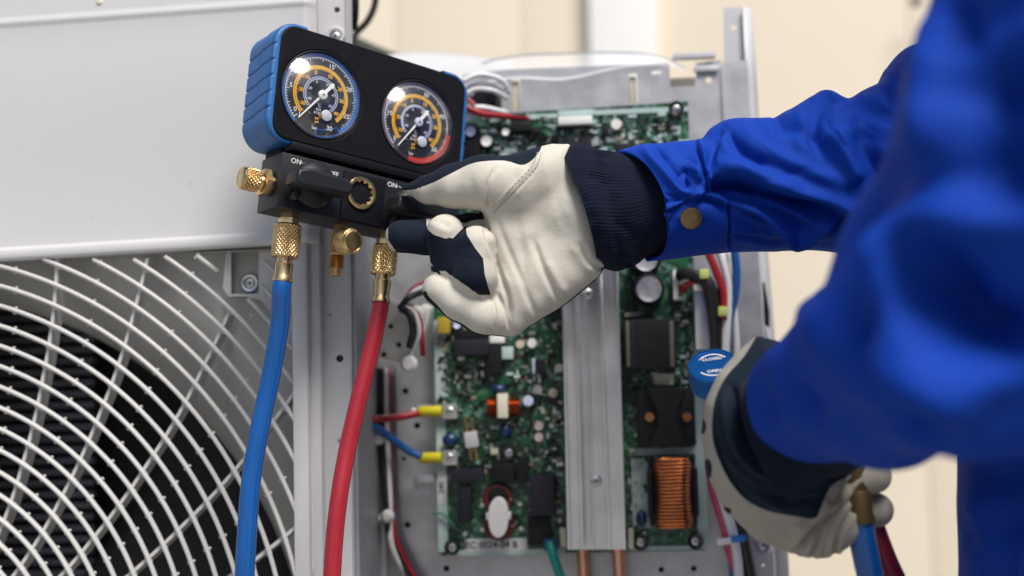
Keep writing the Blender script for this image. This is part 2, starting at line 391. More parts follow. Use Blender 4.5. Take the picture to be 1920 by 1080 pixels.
def screw(px, py, d, r, parent, m=STEEL, washer=None, name='screw'):
    c = U(px, py, d); bm = BM(); lathe(bm, [(r*1.0, 0), (r, r*.12), (r*.85, r*.26), (r*.45, r*.34), (.0004, r*.36)], c, (0, -1, 0), 20); s = obj(name, bm, m, parent, 60)
    bm = BM(); box(bm, c+Vector((0, -r*.30, 0)), (r*.95, r*.16, r*.2)); box(bm, c+Vector((0, -r*.305, 0)), (r*.2, r*.16, r*.95))
    obj('cross_slot', bm, DARK, s if parent is unit else parent, None)
    if washer:
        bm = BM(); lathe(bm, [(r*1.05, 0), (r*1.75, 0), (r*1.75, .0022), (r*1.55, .0032), (r*1.05, .0026), (r*1.05, 0)], c+Vector((0, .0006, 0)), (0, -1, 0), 24, caps=False)
        obj('washer', bm, washer, s if parent is unit else parent, 50)
    return s
# front panel above the grille: pressed sheet with bead and rolled lip
xl = GC.x-HW-.02; pr_ = U(592, 250).x
bm = BM(); zb0 = U(0, 489).z; zb1 = U(545, 457).z; sl = (zb1-zb0)/(U(545, 457).x-U(0, 489).x)
def zlow(x, off=0): return zb1+(x-U(545, 457).x)*sl+off
prof = [(.012, 0), (.0008, 0), (-.0018, .0006), (-.0026, .0026), (-.0026, .0075), (-.0014, .0100), (.0, .0108)]   # lip, (y, dz)
zt = .205
bz = U(300, 20).z
xs = np.concatenate([np.linspace(xl, pr_-.0125, 40), pr_-.0115+.0115*np.linspace(0, 1, 10)])
rows = []
for (y, dz) in prof: rows.append([(x, y, zlow(x, dz)) for x in xs])
rows.append([(x, .0002, zlow(x, .0118)) for x in xs])
for k in range(1, 13):
    rows.append([(x, .0004+.0008*sin(k*.5), zlow(x, .0118)+(bz+(x-U(300,20).x)*sl-.010-zlow(x, .0118))*k/13) for x in xs])
rows.append([(x, .0003, bz+(x-U(300, 20).x)*sl-.0075) for x in xs])
for (y, dz) in ((.0, -.0045), (-.0008, -.0030), (-.0010, -.001), (-.0004, .001), (.0004, .003), (.0006, .005), (.0006, .0065), (.003, .04), (.003, .07), (.006, .078), (.02, .08)):
    rows.append([(x, y, bz+(x-U(300, 20).x)*sl+dz) for x in xs])
def colmod(x, y):       # rolled right-hand edge
    e = pr_-x; return (x, y+(.012*(1-min(1, e/.010))**2 if e < .010 else 0))
grid = [[bm.verts.new((colmod(p[0], p[1])[0], colmod(p[0], p[1])[1], p[2])) for p in r] for r in rows]
for a, b in zip(grid[:-1], grid[1:]):
    for i in range(len(xs)-1): bm.faces.new((a[i], a[i+1], b[i+1], b[i]))
fp = obj('front_panel', bm, PAINT, unit, 60)
md = fp.modifiers.new('t', 'SOLIDIFY'); md.thickness = .0012; md.offset = 0
bm = BM(); lathe(bm, [(.003, 0), (.0032, .002), (.0018, .003)], U(188, 5, .002), (0, -1, 0), 16); obj('plug', bm, CREAM, unit)
bm = BM(); lathe(bm, [(.0009, 0), (.0004, .0006)], U(98, 432, .0008), (0, -1, 0), 10); obj('paint_chip', bm, COMPG, unit)
for k in range(1): pass
bm = BM(); rs = random.Random(5)
for k in range(12):
    q = U(rs.uniform(20, 560), rs.uniform(60, 440), -.0002); lathe(bm, [(rs.uniform(.0002, .0004), -.0003), (.0002, .0004)], q, (0, -1, 0), 7)
obj('dust_specks', bm, mat('dust', (.30, .30, .29), .8), unit, None, kind='stuff')
# grille: rings, spokes, pins
gr = GC
def inside(x, z):
    if not (-HW-.002 < x < HW+.005 and -HT-.01 < z < HT): return False
    return True
pk = [U(429, 468), U(487, 466), U(487, 553), U(429, 553)]
px0, px1, pz0, pz1 = pk[0].x-.004, pk[1].x+.0005, pk[2].z-.002, pk[0].z+.01
RR = [.3491+.0166*k for k in range(-18, 10)]
RINGMESH = []
for R_ in RR:
    st = 1.5; run = []; runs = []; n = int(360/st)
    for i in range(n+1):
        a = radians(i*st+.01); x = R_*cos(a); z = R_*sin(a); X = x+GC.x; Z = z+GC.z
        ok = inside(x, z) and not (px0 < X < px1 and Z > pz0 and abs(R_-.4653) > .25*0 and Z < pz1+1)
        if ok: run.append((X, -.0004*0, Z))
        else:
            if len(run) > 2: runs.append(run)
            run = []
    if len(run) > 2: runs.append(run)
    if len(runs) > 1 and len(run) > 2 and inside(R_, 0): runs[0] = runs.pop()+runs[0]
    for r in runs:
        bm = BM(); tube(bm, r, .00205, 8, raw=True)
        for v in bm.verts: v.co.y = v.co.y*1.5+.001
        obj('grille_ring', bm, PLAST, unit, 180)
# measured spoke curve: angle as a function of radius
SR = [.09, .163, .212, .249, .288, .318, .38, .42, .47]; SA = [45.0, 52.3, 56.7, 59.4, 62.0, 63.7, 67.2, 69.2, 71.6]
def sang(r, k): return radians(np.interp(r, SR, SA)-12.0*k)
for k in range(30):
    pts = []
    for r in np.linspace(.085, .50, 60):
        a = sang(r, k); x, z = r*cos(a), r*sin(a)
        if not inside(x, z): break
        X, Z = x+GC.x, z+GC.z
        if px0-.0 < X < px1 and Z > pz0-.006: break
        pts.append((X, Z))
    if len(pts) < 3: continue
    bm = BM(); prev = None
    for i, (x, z) in enumerate(pts):
        a = pts[max(0, i-1)]; b = pts[min(len(pts)-1, i+1)]; t = Vector((b[0]-a[0], 0, b[1]-a[1])).normalized(); nrm = Vector((-t.z, 0, t.x))
        wv = .0011; c = Vector((x, 0, z)); sk = Vector((.0022, 0, -.0008))
        q = [c-nrm*.0014+Vector((0, .0028, 0)), c+nrm*.0014+Vector((0, .0028, 0)), c+nrm*.0030+Vector((0, .0185, 0)), c-nrm*.0022+Vector((0, .0185, 0))]
        ring = [bm.verts.new(p) for p in q]
        if prev:
            for j in range(4): bm.faces.new((prev[j], prev[(j+1) % 4], ring[(j+1) % 4], ring[j]))
        else: bm.faces.new(ring[::-1])
        prev = ring
    bm.faces.new(prev); obj('grille_spoke', bm, PLAST, unit, 30)
bmp = BM(); bmg = BM()
for R_ in RR:
    for k in range(30):
        a = sang(R_, k-.5); x, z = R_*cos(a), R_*sin(a)
        if inside(x, z) and not (px0 < x+GC.x < px1 and z+GC.z > pz0):
            d = Vector((cos(a), 0, sin(a))); c = Vector((x+GC.x, .0022, z+GC.z)); lathe(bmp, [(.0005, -.0036), (.0014, -.0032), (.0014, .0032), (.0005, .0036)], c, d, 6)
        a = sang(R_, k); x, z = R_*cos(a), R_*sin(a)
        if inside(x, z) and not (px0 < x+GC.x < px1 and z+GC.z > pz0):
            t = Vector((sin(a), 0, -cos(a))); box(bmg, Vector((x+GC.x, .0032, z+GC.z))+t*.0018-Vector((cos(a), 0, sin(a)))*.0009, (.0075, .0022, .0050), .0006, rot=Matrix.Rotation(-atan2(t.z, t.x), 3, 'Y'), seg=1)
obj('grille_pins', bmp, PLAST, unit, 60, kind='stuff'); obj('grille_gussets', bmg, PLAST, unit, 30, kind='stuff')
# shroud: flat corner part and flared mouth
FC = Vector((-.572, 0, -.2736)); FR = .3775
bm = BM(); N = 96
def sq(a, e): 
    c, s = cos(a), sin(a); k = 1/max(abs(c)/(HW+e), abs(s)/(HT+e)); return (GC.x+c*k, GC.z+s*k)
rings = []
for (kind, v1, y) in (('s', .002, .004), ('s', .0, .022), ('c', .447, .028), ('c', .432, .034), ('c', .412, .048), ('c', .394, .062), ('c', .380, .080), ('c', .373, .094), ('c', .373, .16)):
    ring = []
    for i in range(N):
        a = 2*pi*(i+.5)/N
        if kind == 's': x, z = sq(a, v1)
        else:
            x, z = FC.x+cos(a)*v1, FC.z+sin(a)*v1; xs_, zs_ = sq(a, 0)
            if abs(x-GC.x) > HW: x = GC.x+math.copysign(HW, x-GC.x)
            if abs(z-GC.z) > HT: z = GC.z+math.copysign(HT, z-GC.z)
        ring.append(bm.verts.new((x, y, z)))
    rings.append(ring)
for a, b in zip(rings[:-1], rings[1:]):
    for i in range(N):
        try: bm.faces.new((a[i], a[(i+1) % N], b[(i+1) % N], b[i]))
        except Exception: pass
obj('fan_shroud', bm, SHROUD, unit, 50)
# corner plate with screw pocket
usheet('corner_plate', [(424, 466), (549, 462), (549, 655), (520, 600), (488, 562), (462, 556), (428, 556), (418, 540)], [[(433, 470), (485, 468), (485, 551), (433, 551)]], .0105, .0025, PLAST)
A = U(433, 470, .0105); B = U(485, 551, .0105)
bm = BM(); 
for (c, s) in ((((A.x+B.x)/2, .0205, (A.z+B.z)/2), (B.x-A.x+.004, .002, A.z-B.z+.004)), ((A.x-.001, .021, (A.z+B.z)/2), (.002, .018, A.z-B.z)), ((B.x+.001, .021, (A.z+B.z)/2), (.002, .018, A.z-B.z)), (((A.x+B.x)/2, .021, A.z+.001), (B.x-A.x, .018, .002)), (((A.x+B.x)/2, .021, B.z-.001), (B.x-A.x, .018, .002))): box(bm, c, s)
obj('screw_pocket', bm, POCKM, unit)
screw(469, 531, .0192, .0048, unit, washer=STEEL)
bm = BM(); lathe(bm, [(.0022, 0), (.0022, .002), (.001, .0028)], U(473, 592, .0105), (0, -1, 0), 14); obj('plastic_nub', bm, PLAST, unit)
# inside the fan mouth
HUBY = .17
bm = BM(); lathe(bm, [(.055, -.03), (.06, .0), (.06, .05), (.02, .06)], (FC.x, HUBY, FC.z), (0, 1, 0), 32); fanh = obj('fan_hub', bm, DARK, unit)
for k in range(3):
    bm = BM(); a0 = radians(-14+120*k); gridv = []
    for i in range(15):
        r = .05+.315*i/14; row = []
        for j in range(19):
            t = j/18; span = radians(66+18*(i/14)); a = a0+span*(t-.3)+.18*(i/14); row.append(bm.verts.new((FC.x+r*cos(a), HUBY-.045+.085*t-.012*sin(pi*t), FC.z+r*sin(a))))
        gridv.append(row)
    for a, b in zip(gridv[:-1], gridv[1:]):
        for j in range(18): bm.faces.new((a[j], a[j+1], b[j+1], b[j]))
    o = obj('fan_blade', bm, DARK, unit, 180); md = o.modifiers.new('t', 'SOLIDIFY'); md.thickness = .003
# finned coil seen between the blades: real horizontal slats
zz = .10; SLX = U(172, 800, .25).x
while zz > -.60:
    bm = BM(); box(bm, ((xl+SLX)/2, .262, zz), (SLX-xl, .014, .0070), .001, rot=Matrix.Rotation(radians(-6), 3, 'X'), seg=1); obj('coil_slat', bm, FINM, unit); zz -= .0118
bm = BM(); xr = U(661, 700, .02).x
box(bm, ((xl+xr)/2, .300, -.235), (xr-xl, .004, .84)); box(bm, (xl, .155, -.235), (.004, .29, .84)); obj('casing_back', bm, DARK, unit)
bm = BM(); box(bm, ((xl+xr)/2, .155, .182), (xr-xl, .29, .003)); box(bm, ((xl+xr)/2, .155, -.655), (xr-xl, .30, .003)); obj('casing_shell', bm, PAINT, unit)
bm = BM(); box(bm, (xr+.001, .160, -.24), (.003, .27, .84)); obj('partition', bm, ZINCW, unit)
bm = BM(); box(bm, (GC.x, .003, GC.z-HT-.025), (2*HW+.04, .01, .05), .003); obj('lower_front', bm, PAINT, unit)
for x in (-.8, .15):
    bm = BM(); box(bm, (x, .15, -.70), (.06, .34, .075), .004); obj('foot', bm, ZINCW, unit)
# right-hand rim of the grille, groove and flange strip with holes
ubox('grille_rim', 548, 452, 579, 1180, -.0032, .020, PAINT, .004)
ubox('rim_fillet', 579, 452, 603, 1180, .006, .020, PAINT, .003)
usheet('flange_strip', [(583, -60), (651, -60), (654, 300), (666, 1180), (600, 1180), (590, 400)],
       [hole(632, 18, 5.5), hole(637, 672, 7), hole(639, 828, 6), hole(580+40, 590, 2), ], .019, .0015, PAINT)
utube('edge_bead', [(584, 640, .0055), (585, 800, .0055), (587, 1100, .0055)], .0010, PAINT)
ubox('flange_back', 588, -60, 648, 1180, .030, .0315, PAINT, 0)
bm = BM(); A = U(651, -60, .019); B = U(667, 1180, .019); box(bm, ((U(656, 500, .019).x), .030, (A.z+B.z)/2), (.0015, .024, A.z-B.z)); obj('flange_return', bm, ZINCW, unit)
screw(629, 69, .0185, .0050, unit, washer=PAINT)
bm = BM(); lathe(bm, [(.0046, 0), (.0046, .002)], U(641, 828, .024), (0, -1, 0), 16); obj('plug', bm, WHITEP, unit)
utube('insulated_pipe', [(661, -40, .10), (661, 20, .10), (658, 52, .11)], .0062, BLACKP)
# chassis plate
PL = .160
usheet('chassis_plate', [(668, 640), (720, 636), (720, 250), (860, 240), (868, 140), (955, 130), (1255, 118), (1257, 163), (1305, 161), (1305, 118), (1352, 112), (1374, 600), (1395, 1180), (668, 1180)],
       [hole(703, 1065, 6), hole(764, 984, 6), hole(766, 1040, 6), hole(837, 1066, 6), hole(760, 733, 6), hole(782, 798, 6), hole(1240, 1068, 5.5), hole(1301, 1066, 5.5), hole(757, 860, 4),
        [(960, 148), (975, 147), (976, 205), (961, 206)], [(1179, 138), (1194, 137), (1196, 192), (1181, 193)], [(1222, 133), (1240, 132), (1240, 138), (1222, 139)], hole(1329, 150, 6), hole(1135, 900, 4)], PL, .0014, ZINCW)
ubox('side_flange', 668, 640, 722, 893, PL-.020, PL-.018, ZINCW); ubox('side_flange', 667, 899, 724, 1180, PL-.026, PL-.0242, ZINCW)
ubox('dark_slot', 697, 812, 712, 828, PL-.0204, PL-.019, DARK, 0); ubox('dark_slot', 694, 964, 714, 981, PL-.0264, PL-.025, DARK, 0)
for (x0, y0, x1, y1) in ((778, 884, 818, 905), (776, 752, 818, 768)): ubox('louvre', x0, y0+6, x1, y1, PL-.005, PL, ZINC, .002)
ubox('standoff', 959, 152, 973, 215, PL+.004, PL+.02, CREAM, .001); ubox('standoff', 1181, 143, 1193, 200, PL+.004, PL+.02, CREAM, .001)
ubox('dark_slot', 1256, 146, 1304, 163, PL+.03, PL+.032, mat('shade_grey', (.22, .21, .19), .7), 0)
ubox('dark_backing', 672, 215, 1352, 1180, PL+.030, PL+.032, DARK, 0)  # added dark sheet keeping backlight out of the chassis holes
# right-hand channel and post
usheet('right_channel', [(1354, 118), (1401, 112), (1408, 240), (1432, 640), (1458, 1180), (1392, 1180), (1372, 600)], [hole(1431, 1060, 2)], PL-.004, .0014, ZINCW)
usheet('corner_post', [(1357, 15), (1394, 13), (1398, 113), (1430, 640), (1362, 640)], [hole(1376, 51, 6)], PL+.004, .0014, PAINT)
bm = BM(); L1 = [(1394, 13), (1400, 150), (1409, 300), (1420, 480), (1436, 700), (1462, 1180)]; L2 = [(1411, 17), (1419, 150), (1427, 300), (1441, 480), (1458, 700), (1486, 1180)]
pv = None
for a, b in zip(L1, L2):
    q = (bm.verts.new(U(*a, PL-.002)), bm.verts.new(U(*b, PL+.012)))
    if pv: bm.faces.new((pv[0], pv[1], q[1], q[0]))
    pv = q
o = obj('post_side', bm, PAINT, unit); md = o.modifiers.new('t', 'SOLIDIFY'); md.thickness = .0015
bm = BM(); pv = None
for a, b in zip([(1433, 530), (1433, 600), (1440, 660)], [(1434, 528), (1443, 585), (1444, 660)]):
    q = (bm.verts.new(U(*a, PL+.0004)), bm.verts.new(U(*b, PL+.0066)))
    if pv: bm.faces.new((pv[0], pv[1], q[1], q[0]))
    pv = q
o = obj('black_seal', bm, BLACKP, unit); md = o.modifiers.new('t', 'SOLIDIFY'); md.thickness = .003
screw(1431, 1022, PL-.004, .0058, unit, washer=STEEL)
ubox('corner_bracket', 1262, 98, 1342, 108, PL-.004, PL+.006, PAINT, .0005); ubox('corner_bracket', 1300, 124, 1348, 134, PL-.004, PL-.002, ZINCW, .0005)
# clear plastic cover sheet drooping over the top
PCL = bpy.data.materials.new('clear_film'); PCL.use_nodes = True; n_ = PCL.node_tree; b_ = n_.nodes['Principled BSDF']; b_.inputs['Base Color'].default_value = (.80, .82, .85, 1); b_.inputs['Roughness'].default_value = .22
tr = n_.nodes.new('ShaderNodeBsdfTransparent'); mx = n_.nodes.new('ShaderNodeMixShader'); lw = n_.nodes.new('ShaderNodeLayerWeight'); lw.inputs[0].default_value = .35
mr = n_.nodes.new('ShaderNodeMapRange'); mr.inputs[3].default_value = .10; mr.inputs[4].default_value = .8
n_.links.new(lw.outputs[1], mr.inputs[0]); n_.links.new(mr.outputs[0], mx.inputs[0]); n_.links.new(tr.outputs[0], mx.inputs[1]); n_.links.new(b_.outputs[0], mx.inputs[2]); n_.links.new(mx.outputs[0], n_.nodes['Material Output'].inputs[0])
top = crv([(820, 175), (880, 128), (960, 106), (1060, 100), (1160, 99), (1236, 105), (1284, 130)], 8); bot = crv([(820, 185), (880, 165), (960, 148), (1060, 150), (1160, 128), (1236, 122), (1284, 133)], 8)
bm = BM(); pv = None
for k, (a, b) in enumerate(zip(top, bot)):
    q = [bm.verts.new(U(a[0]+(b[0]-a[0])*t, a[1]+(b[1]-a[1])*t, PL+.05-.06*t+.012*sin(pi*t))) for t in (0, .15, .35, .6, .8, 1)]
    if pv:
        for j in range(5): bm.faces.new((pv[j], pv[j+1], q[j+1], q[j]))
    pv = q
obj('clear_cover', bm, PCL, unit, 180)
utube('cover_edge', [(a[0], a[1], PL+.05) for a in top[::6]], .0011, mat('film_edge', (.35, .38, .42), .3), seg=8)
bm = BM(); pv = None
top2 = crv([(690, 112), (760, 98), (830, 99), (900, 106), (960, 118)], 8); bot2 = crv([(690, 170), (760, 190), (830, 205), (900, 175), (960, 140)], 8)
for a, b in zip(top2, bot2):
    q = [bm.verts.new(U(a[0]+(b[0]-a[0])*t, a[1]+(b[1]-a[1])*t, PL+.07-.05*t-.02*sin(pi*t))) for t in (0, .1, .3, .55, .8, 1)]
    if pv:
        for j in range(5): bm.faces.new((pv[j], pv[j+1], q[j+1], q[j]))
    pv = q
o = obj('bent_guard', bm, PAINT, unit, 180); md = o.modifiers.new('t', 'SOLIDIFY'); md.thickness = .0015
# white wire bundle and dark cavity at the top left of the board
ubox('cavity', 872, 178, 940, 206, PL-.006, PL-.002, DARK, .002)
utube('wire', [(866, 152, .12), (900, 140, .125), (940, 150, .13), (955, 175, .14)], .0026, WWHT); utube('wire', [(868, 182, .12), (890, 168, .12), (925, 170, .12), (950, 185, .14)], .0022, WWHT)
utube('wire', [(866, 166, .13), (905, 156, .13), (945, 168, .14)], .002, WWHT); utube('wire', [(870, 204, .12), (905, 202, .115), (950, 212, .135)], .0028, WWHT)
utube('wire', [(868, 196, .11), (895, 210, .112), (930, 216, .12), (975, 219, .135)], .0026, WRED); utube('wire', [(866, 190, .115), (900, 205, .115), (940, 214, .125), (985, 216, .135)], .0022, WBLK)
utube('wire', [(868, 202, .112), (900, 214, .113), (940, 219, .125), (990, 221, .137)], .0022, WRED); utube('wire', [(866, 182, .12), (876, 186, .12), (890, 196, .12)], .002, WRED)
for x, y, r in ((905, 190, .010), (922, 186, .006)):
    bm = BM(); lathe(bm, [(r, 0), (r, .008), (r*.8, .01)], U(x, y, .15), (0, -1, 0), 20); obj('grommet', bm, COMPG, unit)
# white ferrite clamp and leads beside the red hose
bm = BM(); c = U(752, 622, .09); box(bm, c, (.040, .030, .055), .009, rot=Matrix.Rotation(radians(14), 3, 'Y'), seg=4); box(bm, U(787, 615, .10), (.014, .025, .046), .005, rot=Matrix.Rotation(radians(18), 3, 'Y'), seg=3)
cl = obj('ferrite_clamp', bm, mat('aged_nylon', (.68, .68, .64), .5), unit, 40)
for x, y in ((733, 612), (748, 647), (720, 665)):
    bm = BM(); lathe(bm, [(.0022, 0), (.0022, .0006)], U(x, y, .0742), (0, -1, 0), 12); obj('pin_hole', bm, DARK, cl)
utube('wire', [(748, 580, .066), (765, 560, .068), (790, 548, .08), (815, 540, .10)], .0030, WBLK); utube('wire', [(752, 574, .07), (775, 548, .075), (800, 536, .09)], .0025, WWHT); utube('wire', [(755, 570, .075), (775, 542, .08), (795, 530, .09)], .0025, WRED)
utube('wire', [(752, 578, .066), (768, 590, .062), (775, 620, .062), (768, 650, .07)], .0034, WBLK); utube('wire', [(760, 576, .068), (778, 590, .065), (785, 625, .065), (770, 670, .075)], .0025, WWHT); utube('wire', [(766, 576, .07), (785, 595, .07), (791, 640, .07), (793, 665, .08)], .0025, WRED)
bm = BM(); lathe(bm, [(.006, 0), (.008, .004), (.008, .008), (.005, .012)], U(769, 682, .08), (0, -1, 0), 18); obj('cable_tie', bm, WHITEP, unit)
# loom down the seam
utube('wire', [(714, 690, .128), (715, 800, .128), (722, 930, .125), (730, 1000, .125), (755, 1060, .13), (780, 1100, .14)], .0032, WBLK)
utube('wire', [(722, 690, .132), (724, 800, .132), (730, 930, .130), (732, 1010, .124), (748, 1055, .128), (775, 1095, .14)], .0030, WWHT)
utube('wire', [(727, 690, .136), (729, 800, .135), (733, 930, .135), (742, 1010, .135), (765, 1062, .138), (790, 1100, .14)], .0024, WRED)
utube('wire', [(733, 690, .15), (736, 850, .148), (744, 985, .146), (775, 1062, .15), (800, 1100, .15)], .0048, mat('grey_sleeve', (.06, .055, .075), .5))
for x, y in ((711, 822), (728, 967)):
    bm = BM(); lathe(bm, [(.0045, 0), (.0062, .002), (.006, .008), (.003, .0115)], U(x, y, .122), (0, -1, 0), 18); c = U(x-14, y+4, .126); box(bm, c, (.018, .003, .006), .001); obj('cable_tie', bm, WHITEP, unit, 40)
# red and blue leads with yellow crimp sleeves
BD = .138                                     # board surface
utube('wire', [(684, 785, .10), (715, 785, .105), (750, 782, .118), (785, 774, .128)], .0036, WRED); utube('wire', [(682, 793, .10), (705, 801, .105), (735, 822, .115), (765, 845, .124), (790, 856, .128)], .0036, WBLU)
for y, x0 in ((772, 784), (859, 787)): 
    bm = BM(); a = U(x0, y, BD-.008); b = U(828, y-1, BD-.008); lathe(bm, [(.0040, 0), (.0052, .002), (.0052, (b-a).length)], a, b-a, 18); obj('crimp_sleeve', bm, WYEL, unit)
    bm = BM(); lathe(bm, [(.0040, 0), (.0040, .004)], a+Vector((-.0055, 0, 0)), b-a, 14); obj('wire_band', bm, WHITEP, unit)
# right loom
utube('wire', [(1326, 470, .11), (1343, 510, .11), (1356, 550, .11), (1357, 600, .11)], .0036, WRED); utube('wire', [(1350, 470, .12), (1362, 510, .115), (1368, 550, .113), (1362, 610, .112), (1358, 680, .112)], .0042, WWHT)
utube('wire', [(1376, 460, .11), (1381, 510, .11), (1378, 555, .112), (1368, 600, .115), (1362, 670, .12)], .0040, WBLU); utube('wire', [(1368, 470, .13), (1374, 560, .13), (1380, 640, .13), (1380, 700, .13)], .0035, WWHT)
utube('wire', [(1275, 517, .125), (1290, 514, .118), (1312, 520, .112), (1330, 540, .11), (1340, 600, .112), (1345, 700, .115)], .0066, WBLK); utube('wire', [(1340, 540, .118), (1352, 600, .12), (1352, 690, .12)], .0060, WBLK)
utube('wire', [(1278, 548, .125), (1288, 535, .118), (1305, 527, .114), (1318, 526, .116)], .0030, WRED); utube('wire', [(1276, 530, .125), (1292, 522, .116), (1314, 522, .112)], .0028, WWHT)
utube('wire', [(1331, 872, .12), (1341, 930, .12), (1358, 985, .12), (1368, 1030, .124), (1392, 1100, .13)], .0046, WPNK); utube('wire', [(1340, 870, .115), (1354, 930, .115), (1374, 1000, .116), (1383, 1050, .12), (1386, 1100, .12)], .0046, WWHT)
utube('wire', [(1362, 880, .125), (1378, 950, .122), (1393, 1010, .122), (1403, 1060, .125), (1412, 1100, .13)], .0060, WBLK); utube('wire', [(1358, 990, .125), (1370, 1030, .126), (1374, 1100, .13)], .0030, WBLU)
for x, y, m_ in ((1320, 514, TIEG), (1355, 584, TIEG)):
    bm = BM(); box(bm, U(x, y, .106), (.009, .008, .009), .002); obj('cable_tie', bm, m_, unit)
bm = BM(); box(bm, U(1360, 1015, .108), (.016, .004, .006), .001, rot=Matrix.Rotation(radians(-6), 3, 'Y')); obj('cable_tie', bm, WHITEP, unit); bm = BM(); box(bm, U(1384, 1010, .107), (.013, .005, .006), .001, rot=Matrix.Rotation(radians(-6), 3, 'Y')); obj('cable_tie', bm, mat('blue_tie', (.02, .18, .60), .4), unit)
# copper lines under the heat sink
for x0, x1 in ((1081, 1103), (1148, 1171)): 
    bm = BM(); a = U((x0+x1)/2, 1020, .14); lathe(bm, [(.0062, 0), (.0062, .12)], a, (.03, 0, -1), 20); obj('copper_pipe', bm, CPIPE, unit)

# ------------------------------------------------------------------ circuit board
PCBM = bpy.data.materials.new('circuit_board_green'); PCBM.use_nodes = True; n_ = PCBM.node_tree; L_ = n_.links; b_ = n_.nodes['Principled BSDF']; b_.inputs['Roughness'].default_value = .38
tc = n_.nodes.new('ShaderNodeTexCoord')
def tex(kind, scale, **k):
    t = n_.nodes.new(kind); t.inputs['Scale'].default_value = scale; L_.new(tc.outputs['Object'], t.inputs['Vector'])
    for a, v in k.items(): setattr(t, a, v)
    return t
def mixc(f, a, b):
    m = n_.nodes.new('ShaderNodeMix'); m.data_type = 'RGBA'; L_.new(f, m.inputs[0])
    for i, q in ((6, a), (7, b)):
        if isinstance(q, tuple): m.inputs[i].default_value = (*q, 1)
        else: L_.new(q, m.inputs[i])
    return m.outputs[2]
def step(s, lo, hi): r = n_.nodes.new('ShaderNodeMapRange'); r.inputs[1].default_value = lo; r.inputs[2].default_value = hi; L_.new(s, r.inputs[0]); return r.outputs[0]
c1 = mixc(step(tex('ShaderNodeTexNoise', 34).outputs[0], .42, .58), (.006, .10, .035), (.010, .055, .032))
v1 = tex('ShaderNodeTexVoronoi', 230, distance='CHEBYCHEV', feature='F1'); c2 = mixc(step(v1.outputs['Color'], .60, .64), c1, (.10, .20, .15)); v1b = tex('ShaderNodeTexVoronoi', 330, distance='CHEBYCHEV'); c2 = mixc(step(v1b.outputs['Color'], .70, .72), c2, (.012, .016, .016))
v2 = tex('ShaderNodeTexVoronoi', 420, distance='MANHATTAN'); s2 = n_.nodes.new('ShaderNodeMath'); s2.operation = 'MULTIPLY'; L_.new(step(v2.outputs[0], .14, .08), s2.inputs[0]); L_.new(step(tex('ShaderNodeTexNoise', 22).outputs[0], .45, .6), s2.inputs[1])
c3 = mixc(s2.outputs[0], c2, (.50, .55, .50)); L_.new(c3, b_.inputs['Base Color'])
board_px = [(866, 232), (905, 214), (1100, 203), (1290, 190), (1300, 480), (1323, 1032), (822, 1042), (815, 640), (812, 560), (866, 500)]
board = usheet('circuit_board', board_px, [], BD, .0016, PCBM)
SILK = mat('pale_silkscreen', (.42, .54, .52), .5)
def bbox(name, x0, y0, x1, y1, h, m, bev=.0006, base=0, **k): return ubox(name, x0, y0, x1, y1, BD-base-h, BD-base, m, bev, board, **k)
def bcyl(name, x, y, rpx, h, m, top=None, seg=24, base=0):
    r = (U(x+rpx, y, BD-h)-U(x, y, BD-h)).length; bm = BM(); lathe(bm, [(r, 0), (r, h-.0005), (r*.93, h)], U(x, y, BD-base)+Vector((0, 0, 0)), (0, -1, 0), seg)
    if h > .008:                                 # lean the base in under the measured top
        c = U(x, y, BD-h); c0 = U(x, y, BD); 
        for v in bm.verts: v.co.x += c.x-c0.x; v.co.z += c.z-c0.z
    o = obj(name, bm, m, board, 40)
    if top:
        c = U(x, y, BD-h-.0002); bm = BM(); lathe(bm, [(r*.80, 0), (r*.78, .0006), (r*.70, .0003)], c, (0, -1, 0), seg); obj(name+'_top', bm, top, board, 40)
    return o
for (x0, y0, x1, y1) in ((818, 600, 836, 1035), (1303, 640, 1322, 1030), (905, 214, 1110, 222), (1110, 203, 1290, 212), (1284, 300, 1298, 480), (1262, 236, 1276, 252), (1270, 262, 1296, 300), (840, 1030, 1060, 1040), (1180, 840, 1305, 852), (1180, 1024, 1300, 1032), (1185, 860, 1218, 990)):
    bbox('silkscreen', x0, y0, x1, y1, .0004, SILK, 0)
